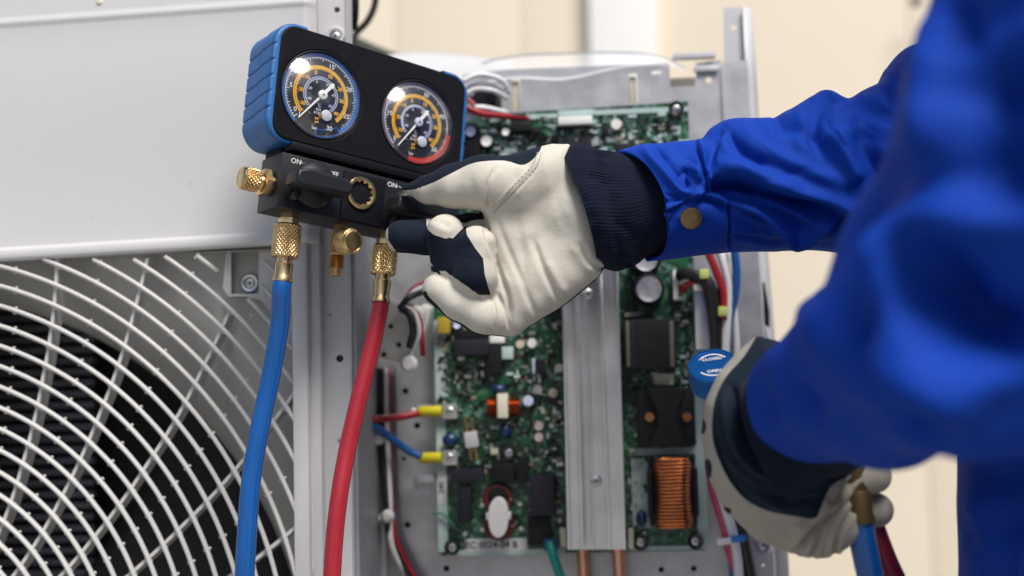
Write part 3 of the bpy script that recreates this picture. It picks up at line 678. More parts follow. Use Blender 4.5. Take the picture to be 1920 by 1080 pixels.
# named components: px rectangle, height, material
COMP = [('relay', 852, 636, 915, 666, .020, COMPG), ('relay', 850, 620, 916, 637, .012, COMPB), ('connector', 918, 629, 946, 643, .008, WHITEP), ('connector', 941, 650, 962, 673, .008, SILK),  # second relay box is a dark block for the shading behind the first
        ('relay', 908, 645, 940, 702, .010, COMPB), ('chip', 1003, 674, 1022, 700, .005, COMPG), ('chip', 998, 672, 1004, 700, .004, LAV_P), ('yellow_capacitor', 820, 594, 843, 625, .012, mat('amber_box', (.42, .30, .03), .4)),
        ('terminal', 829, 757, 857, 785, .008, TIN), ('terminal', 829, 844, 857, 872, .008, TIN), ('relay', 844, 880, 907, 904, .014, COMPG), ('relay', 920, 869, 964, 904, .016, COMPB),
        ('relay', 970, 856, 991, 905, .010, COMPB), ('relay', 995, 890, 1040, 968, .016, COMPG), ('relay', 858, 913, 883, 979, .014, COMPG), ('relay', 990, 970, 1032, 1022, .010, COMPB),
        ('connector', 1047, 206, 1112, 218, .006, SILK), ('connector', 1046, 218, 1111, 233, .012, WHITEP), ('chip_shade', 1050, 233, 1108, 240, .004, COMPB), ('chip', 958, 226, 996, 246, .012, COMPB), ('chip', 992, 238, 1014, 250, .006, COMPB),
        ('chip', 1128, 229, 1141, 253, .008, COMPG), ('chip', 1054, 259, 1080, 300, .004, COMPG), ('chip', 1084, 256, 1110, 300, .004, COMPG), ('chip', 1153, 268, 1185, 300, .004, COMPG),
        ('connector', 1262, 507, 1272, 562, .012, WHITEP), ('connector', 1272, 507, 1286, 513, .012, WHITEP), ('connector', 1272, 525, 1284, 529, .012, WHITEP), ('connector', 1272, 556, 1286, 562, .012, WHITEP), ('heat_spreader', 1303, 545, 1333, 655, .026, ALU), ('heat_spreader', 1301, 532, 1326, 545, .028, WHITEP),
        ('transformer', 1170, 598, 1268, 692, .026, COMPB), ('glue_spot', 1226, 700, 1262, 722, .006, CREAM), ('glue_spot', 1172, 586, 1198, 594, .008, CREAM),
        ('transformer', 1196, 728, 1304, 836, .014, COMPB), ('toroid_base', 1217, 860, 1304, 985, .006, COMPB),
        ('pin_header', 1050, 990, 1062, 1026, .010, CREAM), ('pin_header', 1178, 992, 1188, 1028, .010, CREAM), ('resistor', 920, 840, 934, 852, .005, CREAM), ('black_block', 870, 236, 900, 300, .012, COMPB)]
for (nm, x0, y0, x1, y1, h, m_) in COMP: bbox(nm, x0, y0, x1, y1, h, m_, .0012 if h > .01 else .0005)
for x0, x1 in ((1174, 1181), (1184, 1190), (1256, 1264)): bbox('transformer_pin', x0, 602, x1, 688, .0268, COMPG if x0 == 1184 else mat('oxide_edge', (.16, .14, .12), .4, .5), .0008)
# hourglass top of the second transformer with copper peeping through
hg = [(1212, 728), (1286, 728), (1270, 770), (1268, 792), (1290, 836), (1214, 836), (1234, 792), (1232, 770)]
usheet('transformer_yoke', hg, [], BD-.022, .008, COMPB, board, .0008)
for x in (1218, 1288): bcyl('winding', x, 782, 9, .0165, COPPER)
CAPS = [(1217, 542, 30, .030, BLACKP, STEEL), (1211, 486, 28, .030, BLACKP, STEEL), (912, 264, 13, .012, BLACKP, WHITEP), (882, 246, 12, .014, BLACKP, LAV_P), (948, 247, 9, .008, BLACKP, WHITEP), (1155, 236, 10, .008, WHITEP, None), (1008, 731, 12, .010, BLACKP, STEEL),
        (1037, 737, 9, .009, mat('cap_cream', (.55, .50, .40), .4), None), (990, 752, 10, .010, LAV_P, None), (1010, 799, 8.5, .009, mat('cap_pink', (.52, .45, .45), .4), None), (1010, 820, 8.5, .009, MATS['cap_pink'], None),
        (976, 646, 8, .008, MATS['cap_cream'], None), (998, 644, 9, .008, WHITEP, None), (1049, 690, 8, .010, WHITEP, None), (857, 609, 9, .010, BLACKP, LAV_P), (995, 258, 8, .006, BLACKP, None), (1018, 258, 8, .006, BLACKP, None), (1040, 262, 8, .006, BLACKP, None), (884, 285, 11, .01, BLACKP, LAV_P)]
for (x, y, r, h, m_, t) in CAPS: bcyl('capacitor', x, y, r, h, m_, t)
for (x, y, a, b) in ((935, 729, 14, 9), (947, 808, 12, 15), (844, 825, 15, 13), (1203, 972, 10, 15)):
    c = U(x, y, BD-.008); bm = BM(); bmesh.ops.create_uvsphere(bm, u_segments=18, v_segments=12, radius=1)
    for v in bm.verts: v.co = Vector((v.co.x*a/1960, v.co.y*.006, v.co.z*b/1960))+c
    obj('disc_capacitor', bm, CAPB, board, 180)
for x, y in ((848, 1026), (1201, 1017), (1304, 1015), (1268, 204), (954, 849)): screw(x, y, BD-.006, .0043, board, washer=BLACKG)
for y in (771, 858): screw(843, y, BD-.008, .0042, board)
for x, y in ((904, 947), (905, 993), (975, 945), (977, 991), (872, 1001), (834, 655), (833, 675), (834, 708), (833, 728), (1034, 798), (1018, 772), (1040, 772)): bcyl('solder_joint', x, y, 4.5, .0012, TIN, seg=12)
# copper choke with cream strap
bm = BM()
for k in range(17):
    x = 915+k*3.7; 
    if 931 < x < 952: continue
    lathe(bm, [(.0088, -.0009), (.0100, 0), (.0088, .0009)], U(x, 763, BD-.012), (1, 0, 0), 20)
obj('choke_coil', bm, COPPER, board, 60); bbox('choke_strap', 932, 738, 952, 784, .023, CREAM, .001)
# big orange toroid winding: separate turns around a tall core
c0 = U(1262, 924, BD-.026); TH = (U(1262, 855, BD-.016).z-U(1262, 990, BD-.016).z)/2; TWm = (U(1298, 924, BD-.016).x-U(1226, 924, BD-.016).x)/2
ORW = mat('enamelled_copper', (.62, .19, .06), .22, .9, var=(150, .12), coat=.3)
bm = BM(); bmi = BM()
for k in range(20):
    t = -1+2*(k+.5)/20; z = t*TH*.97; wv = TWm*(.80+.20*(1-abs(t))**.4 if True else 1); wv = TWm*(.86+.14*abs(t)**2) if abs(t) < .8 else TWm*(.95-.75*(abs(t)-.8))
    dy = .016*(sqrt(max(0, 1-.75*t*t)))
    loop = [Vector((wv*np.sign(cos(a))*abs(cos(a))**.55, -dy*np.sign(sin(a))*abs(sin(a))**.7, z+random.uniform(-.0002, .0002))) for a in [2*pi*i/28 for i in range(29)]]
    tube(bm, [c0+p for p in loop], .00125, 8, raw=True)
box(bmi, c0, (TWm*1.55, .016, TH*1.76), .007, seg=4)
obj('toroid_core', bmi, mat('dark_enamel', (.015, .006, .005), .6), board, 40); obj('toroid_winding', bm, ORW, board, 180)
# two wrapped edges of the toroid
for sx, r in ((-1, .0016), (1, .0016)):
    bm = BM()
    for k in range(22):
        z = -TH*.62+TH*1.24*k/21; lathe(bm, [(.0004, -.0030), (.0015, -.002), (.0015, .002), (.0004, .003)], c0+Vector((sx*TWm*1.16, .004, z)), (1, 0, .1), 7)
    obj('toroid_edge', bm, COMPG, board, 60)
# white oval spool on a dark red ring
bm = BM(); c = U(934, 934, BD-.008); pts = [c+Vector((.0118*cos(a), 0, .0118*sin(a))) for a in [2*pi*i/24 for i in range(25)]]; tube(bm, pts, .0026, 8, raw=True); c = U(936, 985, BD-.008)
pts = [c+Vector((.0125*cos(a), 0, .0118*sin(a))) for a in [2*pi*i/24 for i in range(25)]]; tube(bm, pts, .0026, 8, raw=True); obj('ring_coil', bm, mat('dark_red_enamel', (.10, .012, .012), .3), board, 180)
ov = [(p[0], p[1]) for p in [(934+19*cos(a), 971+38*np.sign(sin(a))*abs(sin(a))**.85) for a in [2*pi*i/30 for i in range(30)]]]
usheet('white_spool', ov, [], BD-.0215, .012, WHITEP, board, .001); bbox('spool_lug', 911, 962, 957, 975, .019, WHITEP, .001)
# fuse: two brass rods in a grey clip
for dx in (0, 12):
    bm = BM(); a = U(872+dx, 783, BD-.010); b = U(884+dx*.9, 862, BD-.006); lathe(bm, [(.0017, 0), (.0017, (b-a).length)], a, b-a, 12); obj('fuse_rod', bm, BRASSD, board)
bm = BM(); box(bm, U(884, 824, BD-.011), (.0125, .007, .015), .001, rot=Matrix.Rotation(radians(-8), 3, 'Y')); obj('fuse_clip', bm, mat('clip_grey', (.45, .45, .47), .5), board)
utube('jumper', [(954, 740, .120), (975, 737, .118), (1000, 738, .116), (1030, 745, .118), (1053, 765, .125)], .0016, WBLK, board); utube('jumper', [(965, 790, .13), (985, 812, .128), (996, 795, .122), (985, 760, .118)], .0016, WBLK, board)
utube('jumper', [(812, 963, .133), (829, 963, .134), (848, 982, .134), (864, 998, .135)], .0013, mat('jumper_green', (.06, .20, .15), .4), board)
utube('wire', [(1030, 1018, .125), (1036, 1038, .12), (1044, 1062, .12), (1056, 1095, .125)], .0044, WGRN)
bm = BM(); box(bm, U(1033, 1021, .126), (.014, .008, .012), .003); obj('wire_boot', bm, CAPB, board)
# labels with printing
lb = bbox('label', 872, 1010, 988, 1033, .0007, mat('label_white', (.60, .60, .60), .5), 0)
c = U(921, 1022, BD-.0009); tx = text('label_print', 'EC 0024-04 B', .0088, c, COMPB, board, sx=1.0)
lv = bbox('label', 820, 884, 837, 944, .0006, MATS['label_white'], 0); text('label_print', '240', .0075, U(828, 914, BD-.0008), COMPB, board, rot=radians(90))
# small parts nobody could count
rnd = random.Random(11)
zones = [(840, 690, 1050, 890, 190), (905, 216, 1270, 330, 300), (840, 560, 1052, 720, 200), (1000, 740, 1052, 990, 90), (1178, 500, 1215, 1010, 60), (1178, 696, 1303, 730, 50), (822, 600, 845, 760, 25), (1270, 560, 1303, 720, 40), (900, 920, 990, 1000, 10)]
sm = [BM() for _ in range(4)]; smm = [COMPB, TIN, mat('smd_tan', (.28, .22, .15), .5), SILK]
for (x0, y0, x1, y1, n) in zones:
    for _ in range(n):
        x, y = rnd.uniform(x0, x1), rnd.uniform(y0, y1); k = rnd.choices(range(4), (6, 2, 2, 2))[0]; s = rnd.choice(((.003, .0016), (.0016, .003), (.004, .002), (.002, .005), (.0015, .0015), (.006, .003)))
        h = rnd.uniform(.0008, .003); box(sm[k], U(x, y, BD-h/2), (s[0], h, s[1]))
for _ in range(70):  # pale patches putting bright-lit haze into the upper board's colour
    x, y = rnd.uniform(905, 1262), rnd.uniform(212, 300); box(sm[3], U(x, y, BD-.0006), (rnd.choice((.004, .008, .012)), .0009, rnd.choice((.0015, .003, .005))))
for b_m, m_ in zip(sm, smm): obj('small_components', b_m, m_, board, None, kind='stuff')
# ------------------------------------------------------------------ heat sink over the board
def hsx(px, py, d): return U(px, py, d)
hs_ = empty('heat_sink'); hs_.parent = unit
for nm, a0, a1, b0, b1, f, t in (('heat_sink_rail', 1051, 1075, 1064, 1090, .100, .030), ('heat_sink_base', 1075, 1124, 1088, 1146, .116, .010), ('heat_sink_rail', 1124, 1157, 1143, 1174, .098, .030)):
    o = usheet(nm, [(a0, 440), (a1, 440), (b1, 1031), (b0, 1031)], [], f, t, ALU, hs_, .0012)
for a, b in ((1075, 1089), (1119, 1141), (1152, 1168), (1051, 1064)): usheet('heat_sink_lip', [(a, 440), (a+5, 440), (b+6, 1031), (b, 1031)], [], .0945, .006, ALU, hs_, .0006)
usheet('heat_sink_rib', [(1092, 440), (1098, 440), (1116, 1031), (1110, 1031)], [], .1135, .004, ALU, hs_, .0008)
screw(1103, 551, .115, .0052, hs_, STEEL); screw(1117, 902, .115, .0055, hs_, STEEL)
for o in list(hs_.children):
    pass
# black cable running up behind the unit
bm = BM(); tube(bm, [at(700, -60, 1.35), at(704, 0, 1.35), at(690, 38, 1.35), at(668, 62, 1.36), at(662, 82, 1.36), at(668, 150, 1.38)], .0036, 10); o = obj('power_cable', bm, WBLK, None, 180)
o['label'] = 'thin black cable curving down behind the top of the gauge housing'; o['category'] = 'cable'
bm = BM(); tube(bm, [at(640, 72, 1.6), at(700, 100, 1.6), at(760, 124, 1.6), at(830, 160, 1.5)], .011, 12); o = obj('drain_hose', bm, mat('dark_foam', (.045, .05, .04), .8), None, 180)
o['label'] = 'blurred dark foam covered pipe behind the unit, just right of the black cable'; o['category'] = 'pipe'
# ================================================================== MANIFOLD GAUGE
mg = empty('manifold_gauge', MF, 'black twin dial pressure gauge set with blue rubber ends and brass fittings', 'gauge set')
GW, GH = .1748, .0922
GX = (-.0479, .0427); GZ = -.0035; GR = .0366
bm = BM(); pl = rrect(GW-.004, GH-.0005, .010, 6)
lo = []
for (ins, y) in ((.0025, .0042), (0, .007), (0, .040), (.004, .046)):
    q = rrect(GW-.004-2*ins, GH-.0005-2*ins, .012, 8); lo.append([bm.verts.new((a, y, b)) for a, b in q])
for a, b in zip(lo[:-1], lo[1:]):
    for i in range(len(a)): bm.faces.new((a[i], a[(i+1) % len(a)], b[(i+1) % len(a)], b[i]))
bm.faces.new(lo[0]); bm.faces.new(lo[-1][::-1]); obj('housing', bm, BLACKP, mg, 40)
sheet('face_plate', rrect(GW, GH, .013, 8), [circ(x, GZ, GR, 64) for x in GX], -.0012, .0030, BLACKP, mg, .0008)
# raised bead on the lower front edge and a step seam
bm = BM(); box(bm, (0, .006, -GH/2-.0035), (GW-.034, .014, .008), .0025); box(bm, (0, .026, -GH/2-.006), (GW-.03, .030, .013), .003); obj('lower_lip', bm, BLACKP, mg, 40)
def bumper(side):
    bm = BM(); h = GH/2+.0024; xo = GW/2+.0034; xi = .0655; rc = .0165; path = []
    for k in range(8): path.append((xi+(xo-rc-xi)*k/8, h, 'f'))
    for k in range(13): a = radians(90-90*k/12); path.append((xo-rc+rc*cos(a), h-rc+rc*sin(a), 'c'))
    nz = 70
    for k in range(1, nz): path.append((xo, h-rc-(2*h-2*rc)*k/nz, 's'))
    for k in range(13): a = radians(0-90*k/12); path.append((xo-rc+rc*cos(a), -h+rc+rc*sin(a), 'c'))
    for k in range(1, 9): path.append((xo-rc-(xo-rc-xi)*k/8, -h, 'f'))
    P = [Vector((p[0], 0, p[1])) for p in path]; nrm = []
    for i in range(len(P)):
        t = P[min(i+1, len(P)-1)]-P[max(0, i-1)]; nrm.append(Vector((-t.z, 0, t.x)).normalized()*-1)
    for i, v in enumerate(nrm):
        if v.dot(P[i]-Vector((xi, 0, 0))) < 0: nrm[i] = -v
    ys = [(.0006, -.010), (.0006, -.0026), (.0006, -.0008), (.0016, 0)]+[(.0022+.0006*k, 0) for k in range(1, 74)]+[(.0475, -.002), (.048, -.012)]
    grooves = [.0265, .0135, .0005, -.0125, -.0255]
    rows = []
    for (y, ins) in ys:
        row = []
        for i, p in enumerate(P):
            d = ins; z = p.z; x = p.x
            if ins == 0:
                g = 0
                if x > xo-.006 or abs(z) < .03:
                    for q in grooves:
                        qq = q + (.004*max(0, (.022-y)/.022)*1.0 if y < .022 else 0)*0-.10*(y-.022)
                        g = max(g, math.exp(-((z-qq)/.00062)**2))
                    sel = 1 if abs(z) < .034 else 0; d -= .0016*g*sel
                    if abs(z) < .040: d += .0010*(1-min(1, abs(abs(z)-.0)/.040)**6)+.0006*(1 if (int((z+.1)/.013) % 2) else 0)*sel*0
                d -= .0012*math.exp(-((y-.0235)/.0007)**2)
                d += .0008*min(1, max(0, (y-.001)/.004))*(1 if y < .024 else 0)+.0002
            row.append(bm.verts.new((side*(p.x+nrm[i].x*d), y, p.z+nrm[i].z*d)))
        rows.append(row)
    for a, b in zip(rows[:-1], rows[1:]):
        for i in range(len(P)-1): bm.faces.new((a[i], a[i+1], b[i+1], b[i]))
    obj('bumper', bm, BLUEB, mg, 50)
bumper(-1); bumper(1)
# lens material: thin clear plastic that lets light through and mirrors the surroundings at its surface
LENS = bpy.data.materials.new('clear_lens'); LENS.use_nodes = True; n_ = LENS.node_tree; n_.nodes.remove(n_.nodes['Principled BSDF'])
tr = n_.nodes.new('ShaderNodeBsdfTransparent'); gl = n_.nodes.new('ShaderNodeBsdfGlossy'); gl.inputs['Roughness'].default_value = .13; fr = n_.nodes.new('ShaderNodeFresnel'); fr.inputs[0].default_value = 2.05
mx = n_.nodes.new('ShaderNodeMixShader'); gm_ = n_.nodes.new('ShaderNodeNewGeometry'); mb = n_.nodes.new('ShaderNodeMix'); n_.links.new(gm_.outputs['Backfacing'], mb.inputs[0]); n_.links.new(fr.outputs[0], mb.inputs[2]); mb.inputs[3].default_value = .05; n_.links.new(mb.outputs[0], mx.inputs[0]); n_.links.new(tr.outputs[0], mx.inputs[1]); n_.links.new(gl.outputs[0], mx.inputs[2]); n_.links.new(mx.outputs[0], n_.nodes['Material Output'].inputs[0])
def gauge(cx, rim_m, hi):
    g = empty('gauge'); g.parent = mg; g.location = (cx, 0, GZ)
    if hi: g['label'] = 'right dial with red outer ring'
    else: g['label'] = 'left dial with blue outer ring'
    y = .0014
    bm = BM(); lathe(bm, [(GR-.0002, .0005), (GR-.0005, .0014), (GR-.0012, .0016), (GR-.0016, .0002), (GR-.0016, -.006), (GR-.0002, -.006)], (0, 0, 0), (0, -1, 0), 72, caps=False); obj('bezel', bm, BLACKG, g, 40)
    bm = BM(); lathe(bm, [(GR-.0014, 0), (GR-.0014, .0008)], (0, y+.0008, 0), (0, -1, 0), 64); obj('dial', bm, DIAL, g, 40)
    yy = y-.0002; A0, A1 = 226, -46
    bm = BM(); arc_strip(bm, .0318, .0345, 232, 20, yy, n=80)
    if hi:
        b2 = bm; bm = BM(); obj('rim_print', b2, mat('violet_print', (.16, .10, .22), .5), g, None); arc_strip(bm, .0300, .0345, -5, -100, yy)
    else:
        arc_strip(bm, .0305, .0338, 20, -52, yy); arc_strip(bm, .0275, .0282, -52, -92, yy); arc_strip(bm, .0330, .0338, -52, -92, yy)
        for a in (-52, -92): arc_strip(bm, .0275, .0338, a, a-1.5, yy, n=2)
    obj('outer_print', bm, rim_m, g, None)
    bw = BM(); arc_strip(bw, .0307, .0313, 228, -48, yy, n=90)
    for k in range(62):
        a = A0+(A1-A0)*k/61; L = .0022 if k % 5 == 0 else .0012; arc_strip(bw, .0310-L*1.2, .0310, a-.6, a+.6, yy, n=1)
    obj('scale_print', bw, WPRINT, g, None)
    by = BM(); (arc_strip(by, .0217, .0245, 190, 60, yy, n=40) if hi else None); arc_strip(by, .0237, .0245, 226, -46, yy, n=90); arc_strip(by, .0219, .0227, 226, -46, yy, n=90)
    if not hi: arc_strip(by, .0216, .0246, 118, -48, yy, n=60)
    for k in range(70):
        a = A0+(A1-A0)*k/69; arc_strip(by, .0212 if k % 5 else .0204, .0238, a-.8, a+.8, yy, n=1)
    obj('amber_scale_print', by, YEL_P, g, None)
    bl = BM(); arc_strip(bl, .0149, .0155, 226, -46, yy, n=70); arc_strip(bl, .0136, .0141, 226, -46, yy, n=70)
    if hi: arc_strip(bl, .0138, .0156, 215, 80, yy, n=30)
    for k in range(50):
        a = A0+(A1-A0)*k/49; arc_strip(bl, .0129, .0138, a-1.2, a+1.2, yy, n=1)
    obj('inner_scale_print', bl, LAV_P, g, None)
    T = []
    nums = (('-1', 228), ('0', 218), ('5', 176), ('10', 128), ('15', 75), ('20', 25), ('25', -25), ('30', -68)) if not hi else (('0', 222), ('10', 176), ('20', 128), ('30', 75), ('40', 25), ('50', -45))
    for s, a in nums: T.append(text('n', s, .0054, (.0268*cos(radians(a)), yy-.0001, .0268*sin(radians(a))), None, g))
    T.append(text('n', 'bar', .0036, (-.003, yy-.0001, -.0275), None, g)); T.append(text('n', '°C', .0040, (-.001, yy-.0001, -.0082), None, g)); T.append(text('n', 'R22', .0028, (-.001, yy-.0001, -.0118), None, g)); T.append(text('n', 'R134A', .0028, (-.001, yy-.0001, -.0148), None, g))
    pmerge('number_print', T, WPRINT, g)
    T = [text('n', s, .0044, (.0186*cos(radians(a)), yy-.0001, .0186*sin(radians(a))), None, g) for s, a in (('-30', 212), ('-20', 178), ('-10', 140), ('0', 110), ('10', 70), ('20', 30), ('30', 0), ('40', -38))]
    for j in range(2): T.append(text('n', 'psi', .0032, (-.0015, yy-.0001, -.0190-.003*j), None, g))
    pmerge('amber_number_print', T, YEL_P, g)
    T = [text('n', s, .0032, (.0112*cos(radians(a)), yy-.0001, .0112*sin(radians(a))), None, g) for s, a in (('-40', 205), ('-20', 160), ('0', 115), ('20', 65), ('40', 15), ('60', -35))]
    pmerge('inner_number_print', T, LAV_P, g)
    # needle, hub, stop pin and adjuster
    yn = y-.0030
    a = radians(231 if not hi else 234); d = Vector((cos(a), 0, sin(a))); n = Vector((-d.z, 0, d.x))
    bm = BM(); o = Vector((0, yn, 0))
    def strip(p0, w0, p1, w1):
        q = [o+d*p0-n*w0, o+d*p0+n*w0, o+d*p1+n*w1, o+d*p1-n*w1]; f = [bm.verts.new(p) for p in q]+[bm.verts.new(p+Vector((0, .0004, 0))) for p in q]
        for ids in ((0, 1, 2, 3), (7, 6, 5, 4), (0, 4, 5, 1), (1, 5, 6, 2), (2, 6, 7, 3), (3, 7, 4, 0)): bm.faces.new([f[i] for i in ids])
    strip(0, .0009, .0300, .0004); strip(-.0005, .0014, -.0115, .0014); strip(-.0112, .0026, -.0148, .0008)
    obj('needle', bm, mat('needle_white', (.88, .88, .88), .4), g, None)
    bm = BM(); lathe(bm, [(.0038, 0), (.0038, .0018), (.0028, .0024)], (0, yn+.0006, 0), (0, -1, 0), 24); obj('needle_hub', bm, LAV_P if hi else WHITEP, g)
    bm = BM(); lathe(bm, [(.0012, 0), (.0010, .0006), (.0005, .0008)], (0, yn-.0016, 0), (0, -1, 0), 14); obj('hub_pin', bm, BRASSD, g)
    bm = BM(); lathe(bm, [(.0046, 0), (.0046, .0010), (.0040, .0014)], (.0062, y-.0004, -.0152), (0, -1, 0), 28); obj('adjuster_cover', bm, mat('frosted_plastic', (.55, .57, .66), .35), g)
    bm = BM(); lathe(bm, [(.0024, 0), (.0022, .0010), (.001, .0012)], (.0012, y-.0004, -.0168), (0, -1, 0), 18); obj('adjuster_screw', bm, BRASSD, g)
    bm = BM(); lathe(bm, [(.0012, 0), (.0006, .0012)], (-.0085, y-.0002, -.0165), (0, -1, 0), 12); lathe(bm, [(.0008, 0), (.0005, .0012)], (-.0045, y-.0002, -.0250), (0, -1, 0), 12); obj('stop_pin', bm, BRASS, g)
    bm = BM(); RL = GR-.0022; pr = []
    for k in range(25):
        t = k/24; r = RL*sin(pi/2*(1-t)) if False else RL*(1-t**1.0); pr.append((max(r, .0001), .0010+.0094*(1-(r/RL)**2.4)))
    lathe(bm, pr, (0, 0, 0), (0, -1, 0), 72, caps=False); obj('lens', bm, LENS, g, 180)
    bm = BM(); lathe(bm, [(.0333, -.0006), (.0344, -.0006), (.0344, .0016), (.0336, .0024), (.0329, .0022), (.0333, -.0006)], (0, 0, 0), (0, -1, 0), 72, caps=False); obj('lens_rim', bm, LENS, g, 60)
    return g
gauge(GX[0], BLU_P, False); gauge(GX[1], RED_P, True)
# valve block
BX0, BX1, BZ1, BZ0 = -.0766, .0905, -.0461-.0119, -.0461-.0119-.0423
BZ1 += .001
def mbox(bm, x0, x1, y0, y1, z0, z1, bev=.0006): return box(bm, ((x0+x1)/2, (y0+y1)/2, (z0+z1)/2), (x1-x0, y1-y0, z1-z0), bev)
bm = BM(); mbox(bm, BX0, BX1, -.001, .035, BZ0, BZ1); obj('valve_block', bm, BLOCK, mg, 30)
q = [Mh(645, 318, -.0016), Mh(722, 340, -.0016), Mh(718, 432, -.0016), Mh(640, 410, -.0016)]
cxm = (q[0].x+q[1].x)/2; bm = BM(); mbox(bm, q[0].x, q[1].x, -.0032, -.001, BZ0+.0012, BZ1-.0028, .0008); obj('centre_plate', bm, BLACKP, mg, 30)
for px_, hi in ((544, 0), (725, 1)):
    c = Mh(px_, 296 if not hi else 342, -.0013); text('print', 'ON', .0056, (c.x+.001, -.0012, BZ1-.0052), WPRINT, mg, align='LEFT')
    bm = BM()
    for k in range(4): box(bm, (c.x+.0102+.0026*k, -.00125, BZ1-.0050-.00035*k*k*.5), (.0016, .0002, .0007), rot=Matrix.Rotation(.1+.16*k, 3, 'Y'))
    for k in range(3): box(bm, (c.x+.0272+.0026*k, -.00125, BZ1-.0062-.0007*k), (.0016, .0002, .0007), rot=Matrix.Rotation(.6, 3, 'Y'))
    box(bm, (c.x+.0430, -.00125, BZ1-.0135), (.0009, .0002, .0030)); obj('dash_print', bm, WPRINT, mg, None)
    text('print', 'OFF', .0056, (c.x+.0335, -.0012, BZ1-.0080), WPRINT, mg, align='LEFT')
def knob(px_, py_):
    k = empty('valve_knob'); k.parent = mg; c = Mh(px_, py_, -.018); k.location = c
    bm = BM(); lathe(bm, [(.0135, -.017), (.0150, -.015), (.0178, -.010), (.0182, -.006), (.0170, -.0035), (.0120, .0000), (.006, .0008)], (0, 0, 0), (0, -1, 0), 40); obj('knob_base', bm, KNOB, k, 35)
    out = [(-.0245, -.0060), (-.0235, .0035), (-.0130, .0068), (.0000, .0060), (.0190, .0058), (.0235, .0025), (.0243, -.0035), (.0215, -.0065), (.0, -.0078), (-.0180, -.0085)]
    rot = radians(-1)
    out = [(a*cos(rot)-b*sin(rot), a*sin(rot)+b*cos(rot)) for a, b in out]
    sheet('knob_handle', out, [], -.0115, .0085, KNOB, k, .0022)
    bm = BM(); box(bm, (-.0162, .006, -.0125), (.0045, .010, .006), .001, rot=Matrix.Rotation(.6, 3, 'Y')); obj('knob_rib', bm, KNOB, k)
    return k
knob(598, 343); knob(781, 391)
# sight glass: scalloped brass ring
c = Mh(677, 362, -.004)
def scal(r, h, a): return r if r > .0099 else r*(1+.055*cos(12*a))
bm = BM(); lathe(bm, [(.0132, -.003), (.0132, .0012), (.0124, .0022), (.0106, .0022), (.0100, .0016), (.0092, .0002), (.0090, -.010)], c, (0, -1, 0), 96, caps=False, rfun=scal); obj('sight_ring', bm, BRASS, mg, 30)
bm = BM(); lathe(bm, [(.0098, 0), (.0098, .0005)], c+Vector((0, .002, 0)), (0, -1, 0), 32); obj('sight_glass', bm, BLACKG, mg)
def knurl(n=26, p=1100., amp=.045):
    return lambda r, h, a: r*(1+amp*(abs(sin(n*.5*a+p*h))*abs(sin(n*.5*a-p*h))))
def knurled(bm, o, axis, prof, h0, h1, r, n=26, p=1100., amp=.05, rows=60, seg=200):
    """knurled barrel: a dense lathe with crossed grooves"""
    pr = [(r*.90, h0), (r*.965, h0+(h1-h0)*.03)]+[(r*(.975+.035*sin(pi*(k/rows))), h0+(h1-h0)*(.06+.88*k/rows)) for k in range(rows+1)]+[(r*.965, h1-(h1-h0)*.03), (r*.90, h1)]
    def rf(rr, h, a):
        t = (h-h0)/(h1-h0)
        if t < .06 or t > .94: return rr
        return rr*(1-amp+amp*1.3*min(abs(sin(n*.5*a+p*(h-h0))), abs(sin(n*.5*a-p*(h-h0))))**.6)
    lathe(bm, pr, o, axis, seg, True, rf)
# side service cap
s0 = Vector((BX0, .0165, BZ0+.0205)); ax = Vector((-1, 0, 0))
sp = empty('service_port'); sp.parent = mg
bm = BM(); lathe(bm, [(.0078, 0), (.0078, .002)], s0, ax, 24); lathe(bm, [(.0108, .002), (.0115, .0024), (.0115, .0072), (.0102, .0078)], s0, ax, 6); lathe(bm, [(.0060, .0076), (.0054, .0092), (.0060, .0120)], s0, ax, 24); obj('hex_nut', bm, BRASS, sp, 30)
bm = BM(); knurled(bm, s0, ax, None, .0105, .0235, .0090, n=18, p=900., amp=.13); lathe(bm, [(.0083, .0230), (.0082, .0243), (.0074, .0248)], s0, ax, 40); obj('cap', bm, BRASS, sp, 35)
# middle port with a knurled cap on its side
m0 = Mh(637, 428, .017); m0.z = BZ0; dn = Vector((0, 0, -1)); mp = empty('centre_port'); mp.parent = mg
bm = BM(); lathe(bm, [(.0052, -.002), (.0052, .007), (.0068, .0078), (.0068, .0240), (.0060, .0250)], m0, dn, 8); obj('port_body', bm, BRASSD, mp, 25)
bm = BM()
pr = []
for k in range(26): pr += [(.0058 if k % 2 else .0051, .0250+.0105*k/25)]
lathe(bm, pr+[(.0046, .0362), (.0044, .0400), (.0032, .0418)], m0, dn, 28); obj('threaded_tip', bm, BRASSD, mp, 30)
Mi = MF.R.T; axc = Vector(Mi @ (CR*.62-CW*.72-CU*.03)).normalized(); t0 = m0+dn*.0128
bm = BM(); lathe(bm, [(.0052, 0), (.0052, .0080)], t0, axc, 20); obj('side_neck', bm, BRASSD, mp, 30)
bm = BM(); knurled(bm, t0, axc, None, .0065, .0205, .0102, n=24, p=1100., amp=.09); lathe(bm, [(.0092, .0200), (.0090, .0216), (.0078, .0222), (.0076, .0218), (.001, .0218)], t0, axc, 44); obj('cap', bm, BRASS, mp, 35)
